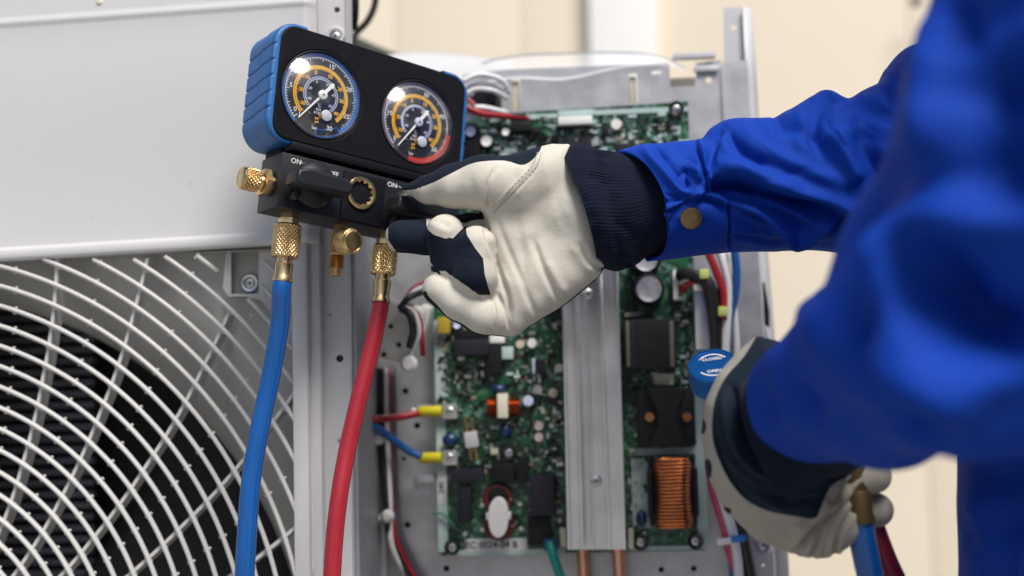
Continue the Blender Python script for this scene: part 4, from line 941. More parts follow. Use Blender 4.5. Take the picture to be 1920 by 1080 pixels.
# ------------------------------------------------------------------ hoses screwed to the manifold
def Mw(p): return Vector(MF.o)+Vector(MF.R @ np.array(p))
dnw = Vector(-MF.R[:, 2])
def hose(name, top_local, pts, r, m, label, group, lens, k=1.0):
    h = bpy.data.objects.new(name, None); COL.objects.link(h); h['label'] = label; h['category'] = 'hose'; h['group'] = group
    a = Mw(top_local)
    bm = BM(); lathe(bm, [(.0066, -.004), (.0070, .003), (.0082, .0036), (.0082, .0105), (.0070, .0112)], a, dnw, 6); obj('hex_neck', bm, BRASS, h, 30)
    L = lens
    bm = BM(); knurled(bm, a, dnw, None, L[0], L[1], .0112*(1+(k-1)*.5), n=22, p=880., amp=.075); obj('coupler', bm, BRASS, h, 35)
    bm = BM(); lathe(bm, [(.0060, L[1]-.002), (.0060, L[1]+.0042), (.0072, L[1]+.005), (.0074*k, L[2]-.006), (.0078*k, L[2]-.004), (.0086*k, L[2]-.0015), (.0086*k, L[2]), (.0078*k, L[2])], a, dnw, 40, rfun=lambda r_, hh, an: r_*(1+(.035*abs(cos(5*an)) if r_ < .0076 and r_ > .0071 else 0))); obj('ferrule', bm, BRASS, h, 30)
    s = a+dnw*(L[2]-.004)
    bm = BM(); tube(bm, [s, s+dnw*.012]+[Vector(at(*p)) for p in pts], r, 28, 14); obj('hose_tube', bm, m, h, 180); h['n'] = 1
    del h['n']; return h
la = Mh(541, 415, .017); la.z = BZ0
hose('gauge_hose', la, [(524, 610, 1.000), (508, 705, .998), (487, 805, .992), (471, 900, .985), (463, 1000, .978), (458, 1100, .972), (455, 1240, .965)], lambda t: .0074+.0002*min(1, t*2), HOSEB, 'blue rubber hose hanging from the left port in front of the fan grille', 'hoses screwed to the gauge set', (.0085, .0350, .0545), .95)
ra = Mh(722, 468, .017); ra.z = BZ0
hose('gauge_hose', ra, [(694, 665, 1.040), (670, 760, 1.030), (647, 865, 1.018), (631, 970, 1.005), (622, 1090, .995), (618, 1230, .985)], lambda t: .0068+.0002*min(1, t*2), HOSER, 'red rubber hose hanging from the right port beside the opened electronics bay', 'hoses screwed to the gauge set', (.0085, .0330, .0560), .88)
# ------------------------------------------------------------------ charging valve held in the near hand
vf = Frame(at(1337, 683, .93), np.eye(3)); 
zc = (-CR*.17+CU*.80-CW*.575); zc /= np.linalg.norm(zc); xc = CR-(CR@zc)*zc; xc /= np.linalg.norm(xc); yc = np.cross(zc, xc); vf.R = np.stack([xc, yc, zc], 1)
cv = empty('charging_valve', vf, 'blue anodised valve knob marked CLOSED and OPEN poking above the near glove', 'valve')
BAN = mat('blue_anodised', (.012, .13, .42), .30, .75)
bm = BM(); R0 = .0186
def rk(r, h, a): return r*(1-.03*(1+cos(56*a))*.5) if (-.0175 < h < -.0035 and r > .016) else r
lathe(bm, [(.0120, -.0200), (R0*.96, -.0195), (R0, -.0170), (R0, -.0040), (R0, -.0026), (R0*.985, -.0008), (R0*.95, 0), (R0*.88, 0), (R0*.86, -.0007), (.0005, -.0007)], (0, 0, 0), (0, 0, 1), 360, rfun=rk); obj('knob', bm, BAN, cv, 30)
I4 = Matrix.Identity(4)
text('knob_print', 'CLOSED', .0040, (0, .0066, -.0004), WPRINT, cv, basis=I4); text('knob_print', 'OPEN', .0040, (0, -.0072, -.0004), WPRINT, cv, basis=I4)
for a0, a1, s in ((145, 35, 1), (215, 325, -1)):
    bm = BM(); pv = None
    for k in range(31):
        a = radians(a0+(a1-a0)*k/30); wv = .0005*min(1, .25+k/6) if s > 0 else .0005*min(1, .25+(30-k)/6); q = [bm.verts.new((cos(a)*(.0118+e), sin(a)*(.0118+e), -.0004)) for e in (-wv, wv)]
        if pv: bm.faces.new((pv[0], pv[1], q[1], q[0]))
        pv = q
    obj('arrow_print', bm, WPRINT, cv, None)
bm = BM(); e0 = Vector((0, 0, -.019)); e1 = vf.loc(at(1598, 940, .872)); lathe(bm, [(.0065, 0), (.0085, .01), (.0085, .03), (.006, .035), (.006, (e1-e0).length)], e0, e1-e0, 20); obj('valve_stem', bm, BRASS, cv)
for nm, pts, r, m, lb in (('held_hose', [(1606, 925, .868), (1612, 985, .866), (1625, 1050, .866), (1640, 1120, .87), (1665, 1260, .88)], .0090, HOSEB, 'blurred blue hose running down out of the near gloved fist'),
                          ('held_hose', [(1612, 905, .885), (1634, 980, .888), (1660, 1050, .892), (1690, 1120, .90), (1730, 1260, .92)], .0082, mat('dark_red_hose', (.22, .012, .03), .4), 'blurred dark red hose behind the blue one below the near fist')):
    h = bpy.data.objects.new(nm, None); COL.objects.link(h); h['label'] = lb; h['category'] = 'hose'; h['group'] = 'hoses held in the near hand'
    P = [Vector(at(*p)) for p in pts]; bm = BM(); tube(bm, P, r, 20, 10); obj('hose_tube', bm, m, h, 180); BRASSH = mat('shaded_brass', (.11, .075, .03), .6, .7)  # ferrule brass coloured dark for the shade inside the fist
    a = P[0]; d = (P[1]-P[0]).normalized(); bm = BM(); lathe(bm, [(r*.8, -.026), (r*.95, -.024), (r*1.0, -.004), (r*.95, -.002), (r*1.06, .000), (r*1.08, .014), (r*1.18, .018), (r*1.18, .020)], a, d, 24); obj('ferrule', bm, BRASSH, h)
# ================================================================== PERSON
person = empty('person', label='worker in royal blue overalls and cream and navy work gloves reaching in from the right', cat='person', loc=(.5, .82, 0))
bpy.context.view_layer.update()
def padd(name, me, m, parent=person):
    o = link(name, me, m, parent); o.matrix_parent_inverse = parent.matrix_world.inverted(); return o
def glove_mat(name, cream, navy, knit=False):
    m = bpy.data.materials.new(name); m.use_nodes = True; n = m.node_tree; b = n.nodes['Principled BSDF']; L = n.links
    at_ = n.nodes.new('ShaderNodeAttribute'); at_.attribute_name = 'navy'; r = n.nodes.new('ShaderNodeMapRange'); r.inputs[1].default_value = -.15; r.inputs[2].default_value = .15; L.new(at_.outputs['Fac'], r.inputs[0])
    tc = n.nodes.new('ShaderNodeTexCoord'); t = n.nodes.new('ShaderNodeTexNoise'); t.inputs['Scale'].default_value = 45; t.inputs['Detail'].default_value = 8; L.new(tc.outputs['Object'], t.inputs['Vector'])
    c = n.nodes.new('ShaderNodeMix'); c.data_type = 'RGBA'; L.new(t.outputs[0], c.inputs[0]); c.inputs[6].default_value = (*[q*.86 for q in cream], 1); c.inputs[7].default_value = (*[min(1, q*1.1) for q in cream], 1)
    mx = n.nodes.new('ShaderNodeMix'); mx.data_type = 'RGBA'; L.new(r.outputs[0], mx.inputs[0]); L.new(c.outputs[2], mx.inputs[6]); mx.inputs[7].default_value = (*navy, 1); L.new(mx.outputs[2], b.inputs['Base Color'])
    b.inputs['Roughness'].default_value = .85; b.inputs['Sheen Weight'].default_value = .04; b.inputs['Sheen Roughness'].default_value = .5; b.inputs['Specular IOR Level'].default_value = .25
    f = n.nodes.new('ShaderNodeTexNoise'); f.inputs['Scale'].default_value = 1300; f.inputs['Detail'].default_value = 3; L.new(tc.outputs['Object'], f.inputs['Vector'])
    u = n.nodes.new('ShaderNodeBump'); u.inputs['Strength'].default_value = .45; u.inputs['Distance'].default_value = .0006; L.new(f.outputs[0], u.inputs['Height'])
    u2 = n.nodes.new('ShaderNodeBump'); u2.inputs['Strength'].default_value = .35; u2.inputs['Distance'].default_value = .003; t2 = n.nodes.new('ShaderNodeTexNoise'); t2.inputs['Scale'].default_value = 70; t2.inputs['Detail'].default_value = 3; L.new(tc.outputs['Object'], t2.inputs['Vector'])
    L.new(t2.outputs[0], u2.inputs['Height']); L.new(u.outputs[0], u2.inputs['Normal']); L.new(u2.outputs[0], b.inputs['Normal']); return m
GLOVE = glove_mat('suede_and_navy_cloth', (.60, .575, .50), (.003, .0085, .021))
GLOVE2 = glove_mat('suede_and_navy_cloth_shaded', (.37, .345, .295), (.004, .012, .024))  # near glove: cream darkened in colour to carry its shade
KNIT = mat('navy_knit', (.004, .007, .021), .9, bump=(900, .6, .0008), sheen=.08, spec=.2)
BLUE = bpy.data.materials.new('royal_blue_twill'); BLUE.use_nodes = True; n_ = BLUE.node_tree; b_ = n_.nodes['Principled BSDF']; b_.inputs['Base Color'].default_value = (.002, .042, .35, 1); b_.inputs['Roughness'].default_value = .75; b_.inputs['Sheen Weight'].default_value = .0; b_.inputs['Specular IOR Level'].default_value = .18
tc = n_.nodes.new('ShaderNodeTexCoord'); mp_ = n_.nodes.new('ShaderNodeMapping'); mp_.inputs['Rotation'].default_value = (0, .8, .3); n_.links.new(tc.outputs['Object'], mp_.inputs[0]); wv = n_.nodes.new('ShaderNodeTexWave'); wv.inputs['Scale'].default_value = 420; wv.inputs['Distortion'].default_value = .6; n_.links.new(mp_.outputs[0], wv.inputs[0])
u = n_.nodes.new('ShaderNodeBump'); u.inputs['Strength'].default_value = .22; u.inputs['Distance'].default_value = .0004; n_.links.new(wv.outputs[0], u.inputs['Height'])
t2 = n_.nodes.new('ShaderNodeTexNoise'); t2.inputs['Scale'].default_value = 26; t2.inputs['Detail'].default_value = 4; n_.links.new(tc.outputs['Object'], t2.inputs['Vector']); u2 = n_.nodes.new('ShaderNodeBump'); u2.inputs['Strength'].default_value = .3; u2.inputs['Distance'].default_value = .004; n_.links.new(t2.outputs[0], u2.inputs['Height']); n_.links.new(u.outputs[0], u2.inputs['Normal']); n_.links.new(u2.outputs[0], b_.inputs['Normal'])

class Local:
    """millimetre frame seen square-on by the lens at one depth, for modelling a glove"""
    def __init__(s, px, py, d): s.px, s.py, s.d = px, py, d; s.k = F/d/1000.
    def p(s, px, py, y=0): return ((px-s.px)/s.k, y, -(py-s.py)/s.k)
    def pl(s, pts): return [((a-s.px)/s.k, -(b-s.py)/s.k) for a, b in pts]
    def world(s, V): return at(s.px, s.py, s.d)+(V[:, :1]*CR+V[:, 1:2]*CW+V[:, 2:3]*CU)/1000.
def grid(b, h):
    ax = [np.arange(b[2*i], b[2*i+1], h, dtype=np.float32) for i in range(3)]
    return np.meshgrid(*ax, indexing='ij', sparse=True), (b[0], b[2], b[4])
def inflate(P, poly, y0, half, border, xslope=0):
    X, Y, Z = P; d2 = pdist(np.broadcast_to(X, (X.shape[0], 1, Z.shape[2])).astype(float), np.broadcast_to(Z, (X.shape[0], 1, Z.shape[2])).astype(float), poly)
    a = np.maximum(d2+border, 0); yy = np.abs(Y-y0-xslope*X)*(border/half)
    return np.sqrt(a*a+yy*yy)-border
# ---- far glove (right hand, palm towards the lens, thumb up on the knob)
G = Local(950, 440, 1.0); P, org = grid((-100, 88, -40, 52, -86, 78), 1.05)
p = G.p
def chain(P, pts, k=1.5):
    f = None
    for (a, b) in zip(pts[:-1], pts[1:]):
        c = cone(P, p(*a[:3]), p(*b[:3]), a[3], b[3]); f = c if f is None else smin(f, c, k)
    return f
palm = inflate(P, G.pl([(990, 290), (1035, 270), (1068, 269), (1084, 330), (1103, 400), (1128, 455), (1141, 496), (1122, 522), (1090, 547), (1045, 582), (1000, 610), (960, 625), (930, 612), (922, 560), (915, 500), (905, 440), (905, 370), (930, 320)]), 8, 19, 17)
thenar = cone(P, p(960, 350, 0), p(1010, 330, 2), 21, 20); palm = smin(palm, thenar, 14)
palm = smin(palm, cone(P, p(1075, 400, 2), p(1085, 440, 3), 20, 18), 12)
palm = smin(palm, cone(P, p(960, 560, 6), p(1040, 500, 5), 17, 19), 14)
thumb = chain(P, [(757, 350, 16, 3.6), (800, 353, 10, 11.5), (850, 348, 3, 17.5), (905, 343, -1, 21.5), (965, 350, 1, 23)], 3)
f = smin(palm, thumb, 4)
index = chain(P, [(751, 442, 10, 13.2), (800, 444, 12, 13.8), (850, 436, 22, 14), (915, 425, 24, 16)], 2)
mid = chain(P, [(836, 438, -3, 15.0), (848, 495, 2, 16.5), (885, 540, 14, 15.5), (935, 545, 20, 16)], 3)
ringf = chain(P, [(893, 459, -10, 14.8), (891, 515, -9, 17.5), (905, 555, 6, 17), (945, 560, 14, 16)], 4)
pinky = chain(P, [(823, 542, -2, 12.6), (862, 567, -5, 14.0), (905, 590, -3, 15.5), (955, 592, 4, 17)], 3)
f = smin(f, index, 1.2); f = smin(f, mid, 1.0); f = smin(f, ringf, 1.0); f = smin(f, pinky, 2.2)
V, Q = surfnets(f, org, 1.05); V = relax(V, Q, 3)
Wp = G.world(V); N = vnormals(Wp, Q)
z5 = lambda L: [(700+a/4.153, 380+b/4.153) for a, b in L]
z3 = lambda L: [(700+a/2.571, 240+b/2.571) for a, b in L]
FG = [(z3([(510, 400), (545, 480), (575, 600), (620, 720), (655, 860), (660, 975)]), -.0050, 7, 'v'), (z3([(590, 430), (640, 560), (700, 700), (760, 850), (805, 915)]), -.0030, 9, 'f'),
      (z3([(540, 560), (600, 660), (650, 760)]), .0020, 9, 'v'), (z3([(690, 420), (715, 560), (730, 700), (760, 800)]), -.0016, 11, 'f'), (z3([(770, 540), (820, 680), (880, 800), (905, 835)]), -.0036, 9, 'f'), (z3([(840, 640), (880, 720), (930, 800)]), .0016, 12, 'v'),
      (z3([(1000, 560), (1045, 650), (1135, 690)]), -.0040, 8, 'f'), (z3([(950, 560), (1000, 640), (1060, 700)]), .0015, 12, 'v'), (z3([(568, 810), (590, 890), (582, 985)]), -.0030, 4, 'v'), (z3([(600, 800), (640, 900), (662, 985)]), -.0026, 4.5, 'v'), (z3([(500, 800), (530, 830), (585, 810)]), -.0016, 7, 'v'),
      (z3([(590, 190), (560, 250), (548, 320), (562, 385)]), -.0040, 6, 'f'), (z3([(470, 240), (480, 320), (500, 385)]), -.0012, 12, 'f'), (z3([(610, 150), (690, 175), (750, 180)]), -.0012, 7, 'v'), (z3([(820, 110), (790, 190), (700, 290), (640, 350), (585, 410)]), -.0011, 3, 'v'), (z3([(800, 108), (770, 180), (680, 275), (625, 335), (572, 400)]), .0010, 5, 'v'),
      (z3([(430, 400), (450, 440), (440, 470)]), -.002, 5, 'v'), (z3([(700, 150), (720, 260), (660, 330)]), .0015, 14, 'v'), (z3([(850, 130), (880, 260), (900, 400), (960, 520)]), -.0014, 16, 'f'), (z3([(260, 440), (300, 475), (360, 500)]), .0008, 8, 'v'), (z5([(520, 150), (560, 170), (600, 200)]), -.0012, 8, 'v'),
      (z5([(470, 250), (455, 290), (480, 400)]), -.0012, 2.5, 'v'), (z5([(755, 320), (730, 380), (725, 450)]), -.0012, 2.5, 'v'), (z5([(370, 330), (300, 375), (180, 375)]), -.0014, 2.5, 'v')]
Wp = folds(Wp, N, [(a, b*.75, c*.75, k) for a, b, c, k in FG]); Wp = Wp+N*(noise3(V, .09, 3)*.0003+noise3(V, .035, 4)*.0008)[:, None]
X_, Y_, D_ = project(Wp)
def below(poly): return -pdist(X_, Y_, poly)/2.4
nav = np.maximum(V[:, 1]-(10.5+.02*V[:, 0]), below(crv([(725, 345), (746, 356), (778, 355), (815, 341), (850, 323), (890, 305), (945, 301), (983, 309), (1012, 283), (1004, 262), (900, 250), (780, 290)], 4)))
thumbz = (X_ < 900) & (Y_ < 400) & (X_ < 1000); nav = np.where(thumbz & (nav > 0) & (below([(700, 200), (1012, 200), (1012, 283), (983, 309), (945, 301), (890, 305), (850, 323), (815, 341), (778, 355), (746, 357), (700, 352)]) < 0) & (V[:, 1] < 22), -.5, nav)
nav = np.maximum(nav, below([(736, 402), (729, 413), (727, 428), (728, 450), (742, 471), (752, 490), (802, 490), (799, 400)]))
nav = np.maximum(nav, below(z5([(400, 60), (380, 130), (330, 400), (430, 440), (560, 640), (660, 600), (655, 280), (642, 290), (600, 272), (560, 280), (470, 250), (425, 210), (405, 150)])))
nav = np.maximum(nav, below(z5([(600, 300), (690, 205), (740, 170), (722, 200), (728, 250), (790, 350), (855, 435), (868, 560), (905, 690), (915, 720), (800, 735), (540, 570), (560, 400)])))
nav = np.where(below(z5([(383, 600), (420, 530), (560, 530), (820, 715), (930, 725), (1040, 1010), (930, 1010), (450, 770), (390, 705)])) > 0, -1, nav)
nu_ = N@CU; thr = np.interp(X_, [900, 960], [-11., .5]); nav = np.where((Y_ > 500) & (nu_ < -.15) & (nav < 0), np.maximum(nav, np.minimum(V[:, 1]-thr, 3)), nav)
nav = np.where(V[:, 1] > 20, 1.0, nav)
far_glove = padd('glove', npmesh('glove', Wp, Q, {'navy': nav}), GLOVE); far_glove['label'] = 'glove with its cream palm towards the viewer, thumb on the knob'
from mathutils.bvhtree import BVHTree
bvh = BVHTree.FromPolygons([tuple(v) for v in Wp], [tuple(q) for q in Q.tolist()])
def stitch(lines, step, ln, r, name, m, parent, bv):
    bm = BM()
    for L in lines:
        pts = crv(L, 12); acc = 0; prev = pts[0]; on = []
        for q in pts[1:]:
            seg = sqrt((q[0]-prev[0])**2+(q[1]-prev[1])**2); acc += seg
            if acc >= step: on.append((q, ((q[0]-prev[0])/seg, (q[1]-prev[1])/seg))); acc = 0
            prev = q
        for (c, d) in on:
            e = []
            for s in (-.5, .5):
                ry = ray(c[0]+d[0]*ln*s, c[1]+d[1]*ln*s); h = bv.ray_cast(Vector(CAM), Vector(ry).normalized())
                if h[0] is not None: e.append(h[0]-Vector(ry).normalized()*.0002)
            if len(e) == 2 and (e[0]-e[1]).length < .004: tube(bm, [e[0], (e[0]+e[1])/2-Vector(ray(*c))*.0003, e[1]], r, 5, 2)
    me = bpy.data.meshes.new(name); bm.to_mesh(me); bm.free()
    for q in me.polygons: q.use_smooth = True
    o = bpy.data.objects.new(name, me); COL.objects.link(o); me.materials.append(m); o.parent = parent
    if parent is not person: o.matrix_parent_inverse = parent.matrix_world.inverted()
    o.matrix_world = Matrix.Identity(4); return o
bpy.context.view_layer.update()
THREAD = mat('cream_thread', (.44, .40, .31), .7)
stitch([z3([(812, 108), (783, 190), (695, 285), (635, 345), (583, 405)]), z3([(795, 108), (762, 185), (672, 280), (618, 338), (575, 385)])], 5.0, 3.2, .00036, 'seam_stitching', THREAD, far_glove, bvh)
def creases(Wp, N, V, amp, along, across, deg, seed):
    """irregular sharp-bottomed creases running in one direction; sizes in photo pixels"""
    X, Y, D = project(V); a = radians(deg); wob = noise3(np.stack([X/160, Y/160, X*0], 1), 1., seed+50)*26
    u_ = (X*cos(a)+Y*sin(a))/along; v_ = (-X*sin(a)+Y*cos(a)+wob)/across
    n = noise3(np.stack([u_+40, v_+40, D*6], 1), 1., seed); r = 1-np.abs(n)*2.4; m = np.clip(noise3(np.stack([X/210+9, Y/120+5, D*3], 1), 1., seed+7)*1.6+.55, 0, 1)
    q = CAM-V; q = q/np.linalg.norm(q, axis=1)[:, None]; m = m*np.clip((N*q).sum(1)*2.2, 0, 1)*np.interp(X, [1230, 1420], [.15, 1])
    return Wp-N*(amp*np.clip(r, 0, 1)**1.6*m)[:, None]
# ---- general sleeve loft from two outlines of the photo
def loft(top, bot, dep, th, nu, nv, sup=.9, shift=None, inner=True, rfun=None):
    def res(L, n):
        q = crv(L, 10); s = [0]
        for a, b in zip(q[:-1], q[1:]): s.append(s[-1]+sqrt((b[0]-a[0])**2+(b[1]-a[1])**2))
        s = np.array(s)/s[-1]; t = np.linspace(0, 1, n); return np.interp(t, s, [a[0] for a in q]), np.interp(t, s, [a[1] for a in q])
    tx, ty = res(top, nu); bx, by = res(bot, nu); rows = []
    for i in range(nu):
        s = i/(nu-1); d = dep(s); a = np.array(at(tx[i], ty[i], d)); b = np.array(at(bx[i], by[i], d)); c = (a+b)/2; h = (a-b)/2; sh = shift(s) if shift else 0
        rows.append((c, h, th(s), CR*sh*d/F))
    V = []; order = list(range(nu))
    pre = [(0, .90, .030), (0, .93, .012), (0, .955, .002), (0, .985, .0)] if inner else []
    ang = np.linspace(0, 2*pi, nv, endpoint=False)
    def ringat(r, sc, off=0):
        c, h, t, sh = r; ax = rows[4][0]-rows[0][0]; ax /= np.linalg.norm(ax)
        ca, sa = np.cos(ang), np.sin(ang); cx_ = np.sign(ca)*np.abs(ca)**sup; sx_ = np.sign(sa)*np.abs(sa)**sup
        rr = np.ones(nv) if rfun is None else rfun(ang)
        return c+ax*off+(cx_*rr*sc)[:, None]*h-(sx_*rr*sc*t)[:, None]*CW+(np.maximum(sa, 0)**1.0)[:, None]*sh
    for (i, sc, off) in pre: V.append(ringat(rows[i], sc, off))
    for r in rows: V.append(ringat(r, 1))
    n = len(V); V = np.concatenate(V); Q = []
    for i in range(n-1):
        a = np.arange(nv); b = (a+1) % nv; Q.append(np.stack([i*nv+a, i*nv+b, (i+1)*nv+b, (i+1)*nv+a], 1))
    Q = np.concatenate(Q); N_ = vnormals(V, Q); c0 = V.reshape(n, nv, 3).mean(1).repeat(nv, 0)
    if (N_*(V-c0)).sum() < 0: Q = Q[:, ::-1]; N_ = -N_
    return V, Q, N_
# ---- far knit cuff
V, Q, N = loft([(1050, 290), (1078, 270), (1120, 279), (1166, 287), (1240, 300)], [(1115, 495), (1146, 508), (1185, 500), (1216, 478), (1262, 462)], lambda s: 1.006+.004*s, lambda s: .034+.003*s, 90, 420, .95, shift=lambda s: 8, inner=False, rfun=lambda a: 1+.006*np.cos(110*a))
Wp = folds(V, N, [([(1075, 300), (1120, 400), (1175, 505)], .0015, 20, 'v'), ([(1150, 440), (1165, 480), (1190, 510)], -.003, 12, 'f'), ([(1110, 300), (1150, 400), (1200, 480)], -.0016, 22, 'v')])
Wp = Wp+N*(noise3(V, 160., 5)*.0005+noise3(V, 40., 6)*.0015)[:, None]
kc = padd('knit_cuff', npmesh('knit_cuff', Wp, Q), KNIT)
# ---- far sleeve
z = lambda L: [(1120+a/2.348, 60+b/2.348) for a, b in L]
topc = z([(95, 530), (200, 498), (330, 485), (430, 477), (468, 466), (510, 410), (570, 380), (650, 375), (740, 378), (765, 385), (850, 355), (950, 290), (1000, 265), (1085, 293), (1180, 250), (1255, 215), (1310, 130), (1370, 75), (1430, 60), (1560, 30), (1750, 60)])
botc = z([(220, 1008), (300, 1005), (400, 996), (500, 985), (580, 975), (680, 970), (800, 967), (940, 960), (1060, 966), (1180, 985), (1300, 1040), (1420, 1090), (1550, 1120), (1650, 1150), (1760, 1180)])
V, Q, N = loft(topc, botc, lambda s: 1.004+.02*s, lambda s: .044+.05*s**1.2, 330, 260, .92, shift=lambda s: 48*math.exp(-s*16))
FS = [(z([(486, 695), (520, 660), (580, 650), (640, 657), (720, 690), (850, 728), (1000, 758), (1160, 800), (1300, 790)]), -.0100, 8, 's'),
      (z([(486, 700), (530, 672), (600, 662), (700, 692), (850, 738), (1000, 770)]), -.0060, 8, 'v'),
      (z([(580, 762), (640, 780), (720, 812), (800, 880), (850, 925), (890, 935), (950, 905), (1040, 845), (1120, 822), (1260, 815)]), -.0085, 6, 's'),
      (z([(590, 780), (700, 830), (800, 900), (870, 950)]), .0045, 10, 'v'),
      (z([(430, 477), (455, 560), (478, 640), (490, 715)]), -.0035, 3.0, 'v'), (z([(445, 480), (470, 560), (492, 640), (500, 700)]), .0030, 5, 'v'),
      (z([(585, 755), (586, 860), (582, 975)]), -.0035, 3, 'v'),
      (z([(248, 800), (290, 795), (350, 770), (400, 738), (440, 728), (490, 728), (540, 742), (580, 765)]), -.0038, 3.5, 's'),
      (z([(265, 745), (320, 735), (370, 735), (420, 715)]), -.0035, 6, 'v'), (z([(395, 590), (375, 640), (395, 690)]), -.0050, 7, 'v'), (z([(410, 600), (440, 620), (450, 660)]), .0025, 7, 'v'), (z([(200, 520), (280, 600), (350, 680), (410, 720)]), .0030, 9, 'v'), (z([(250, 510), (320, 590), (380, 660)]), -.0022, 7, 'v'),
      (z([(545, 415), (515, 500), (490, 600), (475, 660)]), -.0060, 10, 'f'), (z([(570, 430), (600, 490), (660, 560), (740, 600)]), -.0050, 10, 'f'), (z([(640, 400), (680, 480), (800, 560), (950, 620), (1100, 680)]), .0050, 16, 'v'), (z([(520, 600), (620, 590), (760, 640), (900, 690)]), .0045, 14, 'v'),
      (z([(1085, 300), (1020, 300), (960, 380), (960, 470), (1000, 560)]), -.0065, 16, 'f'), (z([(770, 390), (820, 430), (900, 450), (960, 500)]), -.0050, 14, 'f'), (z([(1100, 310), (1180, 340), (1280, 370), (1380, 380)]), -.0050, 14, 'f'), (z([(1150, 420), (1180, 540), (1250, 640), (1300, 700)]), -.0100, 24, 'f'), (z([(1330, 180), (1300, 260), (1320, 340)]), -.0060, 14, 'f'),
      (z([(1060, 420), (1100, 540), (1160, 660)]), .0060, 22, 'v'), (z([(560, 720), (700, 760), (860, 830), (960, 870)]), -.0040, 8, 'v'), (z([(720, 730), (860, 790), (960, 830), (1060, 820)]), .0035, 9, 'v'), (z([(900, 950), (1000, 900), (1100, 870), (1220, 860)]), .0045, 10, 'v'), (z([(590, 895), (700, 915), (830, 950)]), -.0025, 5, 'f'),
      (z([(300, 860), (400, 880), (500, 870)]), -.0012, 18, 'v')]
Wp = folds(V, N, [(a, b*1.4, c, k) for a, b, c, k in FS]); N2 = vnormals(Wp, Q); Wp = Wp+N*(noise3(V, 22., 8)*.0018+noise3(V, 60., 9)*.0006)[:, None]
Wp = creases(Wp, N, V, .0030, 190, 46, -14, 21); Wp = creases(Wp, N, V, .0016, 110, 30, 38, 22)
fs = padd('sleeve', npmesh('sleeve', Wp, Q), BLUE)
bvh2 = BVHTree.FromPolygons([tuple(v) for v in Wp], [tuple(q) for q in Q.tolist()])
bpy.context.view_layer.update()
h = bvh2.ray_cast(Vector(CAM), Vector(ray(1296, 409)).normalized()); nb = (h[1] if h[1].dot(Vector(-CW)) > 0 else -h[1]); nb = (nb+Vector(-CW-.35*CR)).normalized()
bm = BM(); lathe(bm, [(.0082, -.001), (.0086, .0008), (.0080, .0020), (.0060, .0026), (.002, .0027), (.0005, .0027)], h[0], nb, 32)
sb = obj('snap_button', bm, mat('antique_brass', (.20, .14, .075), .33, .9, var=(200, .2)), None, 40); sb.parent = person; sb.matrix_parent_inverse = person.matrix_world.inverted()
stitch([z([(443, 482), (470, 570), (488, 650), (498, 715)]), z([(573, 765), (572, 870), (569, 970)]), z([(255, 812), (300, 806), (355, 782), (405, 750), (445, 740), (490, 740), (540, 754), (572, 772)])], 3.6, 2.6, .00022, 'sleeve_stitching', mat('blue_thread', (.01, .08, .50), .7), person, bvh2)
# ---- near glove (left hand gripping the hoses)
G = Local(1480, 860, .87); P, org = grid((-66, 90, -46, 62, -80, 92), 1.35); p = G.p
body = inflate(P, G.pl([(1425, 630), (1385, 665), (1350, 705), (1326, 760), (1319, 820), (1330, 895), (1363, 962), (1420, 1014), (1490, 1043), (1550, 1051), (1590, 1030), (1606, 960), (1600, 880), (1590, 780), (1500, 650)]), 10, 27, 24)
body = smin(body, cone(P, p(1420, 780, -2), p(1470, 880, -4), 27, 28), 14)
f1 = chain(P, [(1560, 905, 4, 13), (1610, 900, 4, 12.5), (1640, 893, 2, 12)], 3); f2 = chain(P, [(1580, 960, 10, 12), (1620, 965, 12, 12), (1652, 962, 12, 12)], 3)
web = cone(P, p(1525, 1005, -2), p(1575, 985, -2), 13, 14)
f = smin(body, web, 6); f = smin(f, f1, 2); f = smin(f, f2, 2)
V, Q = surfnets(f, org, 1.35); V = relax(V, Q, 3); Wp = G.world(V); N = vnormals(Wp, Q)
z6 = lambda L: [(1260+a/2.25, 600+b/2.25) for a, b in L]
NG = [(z6([(780, 650), (700, 740), (560, 930), (510, 990)]), -.006, 7, 'f'), (z6([(740, 760), (640, 850), (590, 1010)]), -.005, 6, 'f'), (z6([(760, 800), (700, 900), (680, 1010)]), -.005, 6, 'f'), (z6([(650, 740), (580, 820), (520, 880)]), .005, 8, 'v'), (z6([(270, 640), (380, 720), (520, 760), (640, 750)]), -.003, 10, 'f'), (z6([(240, 560), (330, 680), (480, 800)]), .0025, 12, 'v'),
                       (z6([(230, 300), (250, 450), (320, 590), (450, 680)]), .0045, 10, 'v'), (z6([(250, 280), (290, 430), (370, 560), (520, 640)]), -.0045, 9, 'v'), (z6([(330, 870), (420, 920), (500, 960)]), -.002, 7, 'f'), (z6([(180, 460), (200, 560), (260, 680), (340, 780)]), -.0018, 4, 'v')]
Wp = folds(Wp, N, [(a, b*1.6, c*.85, k) for a, b, c, k in NG])
X_, Y_, D_ = project(Wp)
def below2(poly): return -pdist(X_, Y_, poly)/2.76
nav = below2(crv([(1430, 610), (1395, 668), (1362, 705), (1340, 752), (1335, 815), (1348, 862), (1370, 905), (1400, 938), (1440, 958), (1490, 968), (1528, 972), (1540, 950), (1560, 910), (1600, 888), (1620, 868), (1700, 780), (1560, 560)], 3))
for c in ((1317, 800, 7, 14), (1327, 880, 8, 20), (1360, 958, 12, 7)): nav = np.maximum(nav, 3-3*np.sqrt(((X_-c[0])/c[2])**2+((Y_-c[1])/c[3])**2))
nav = np.where((V[:, 1] > 24), 1.0, nav)
ng = padd('glove', npmesh('glove', Wp, Q, {'navy': nav}), GLOVE2); ng['label'] = 'blurred glove gripping the hoses, its navy back towards the viewer'
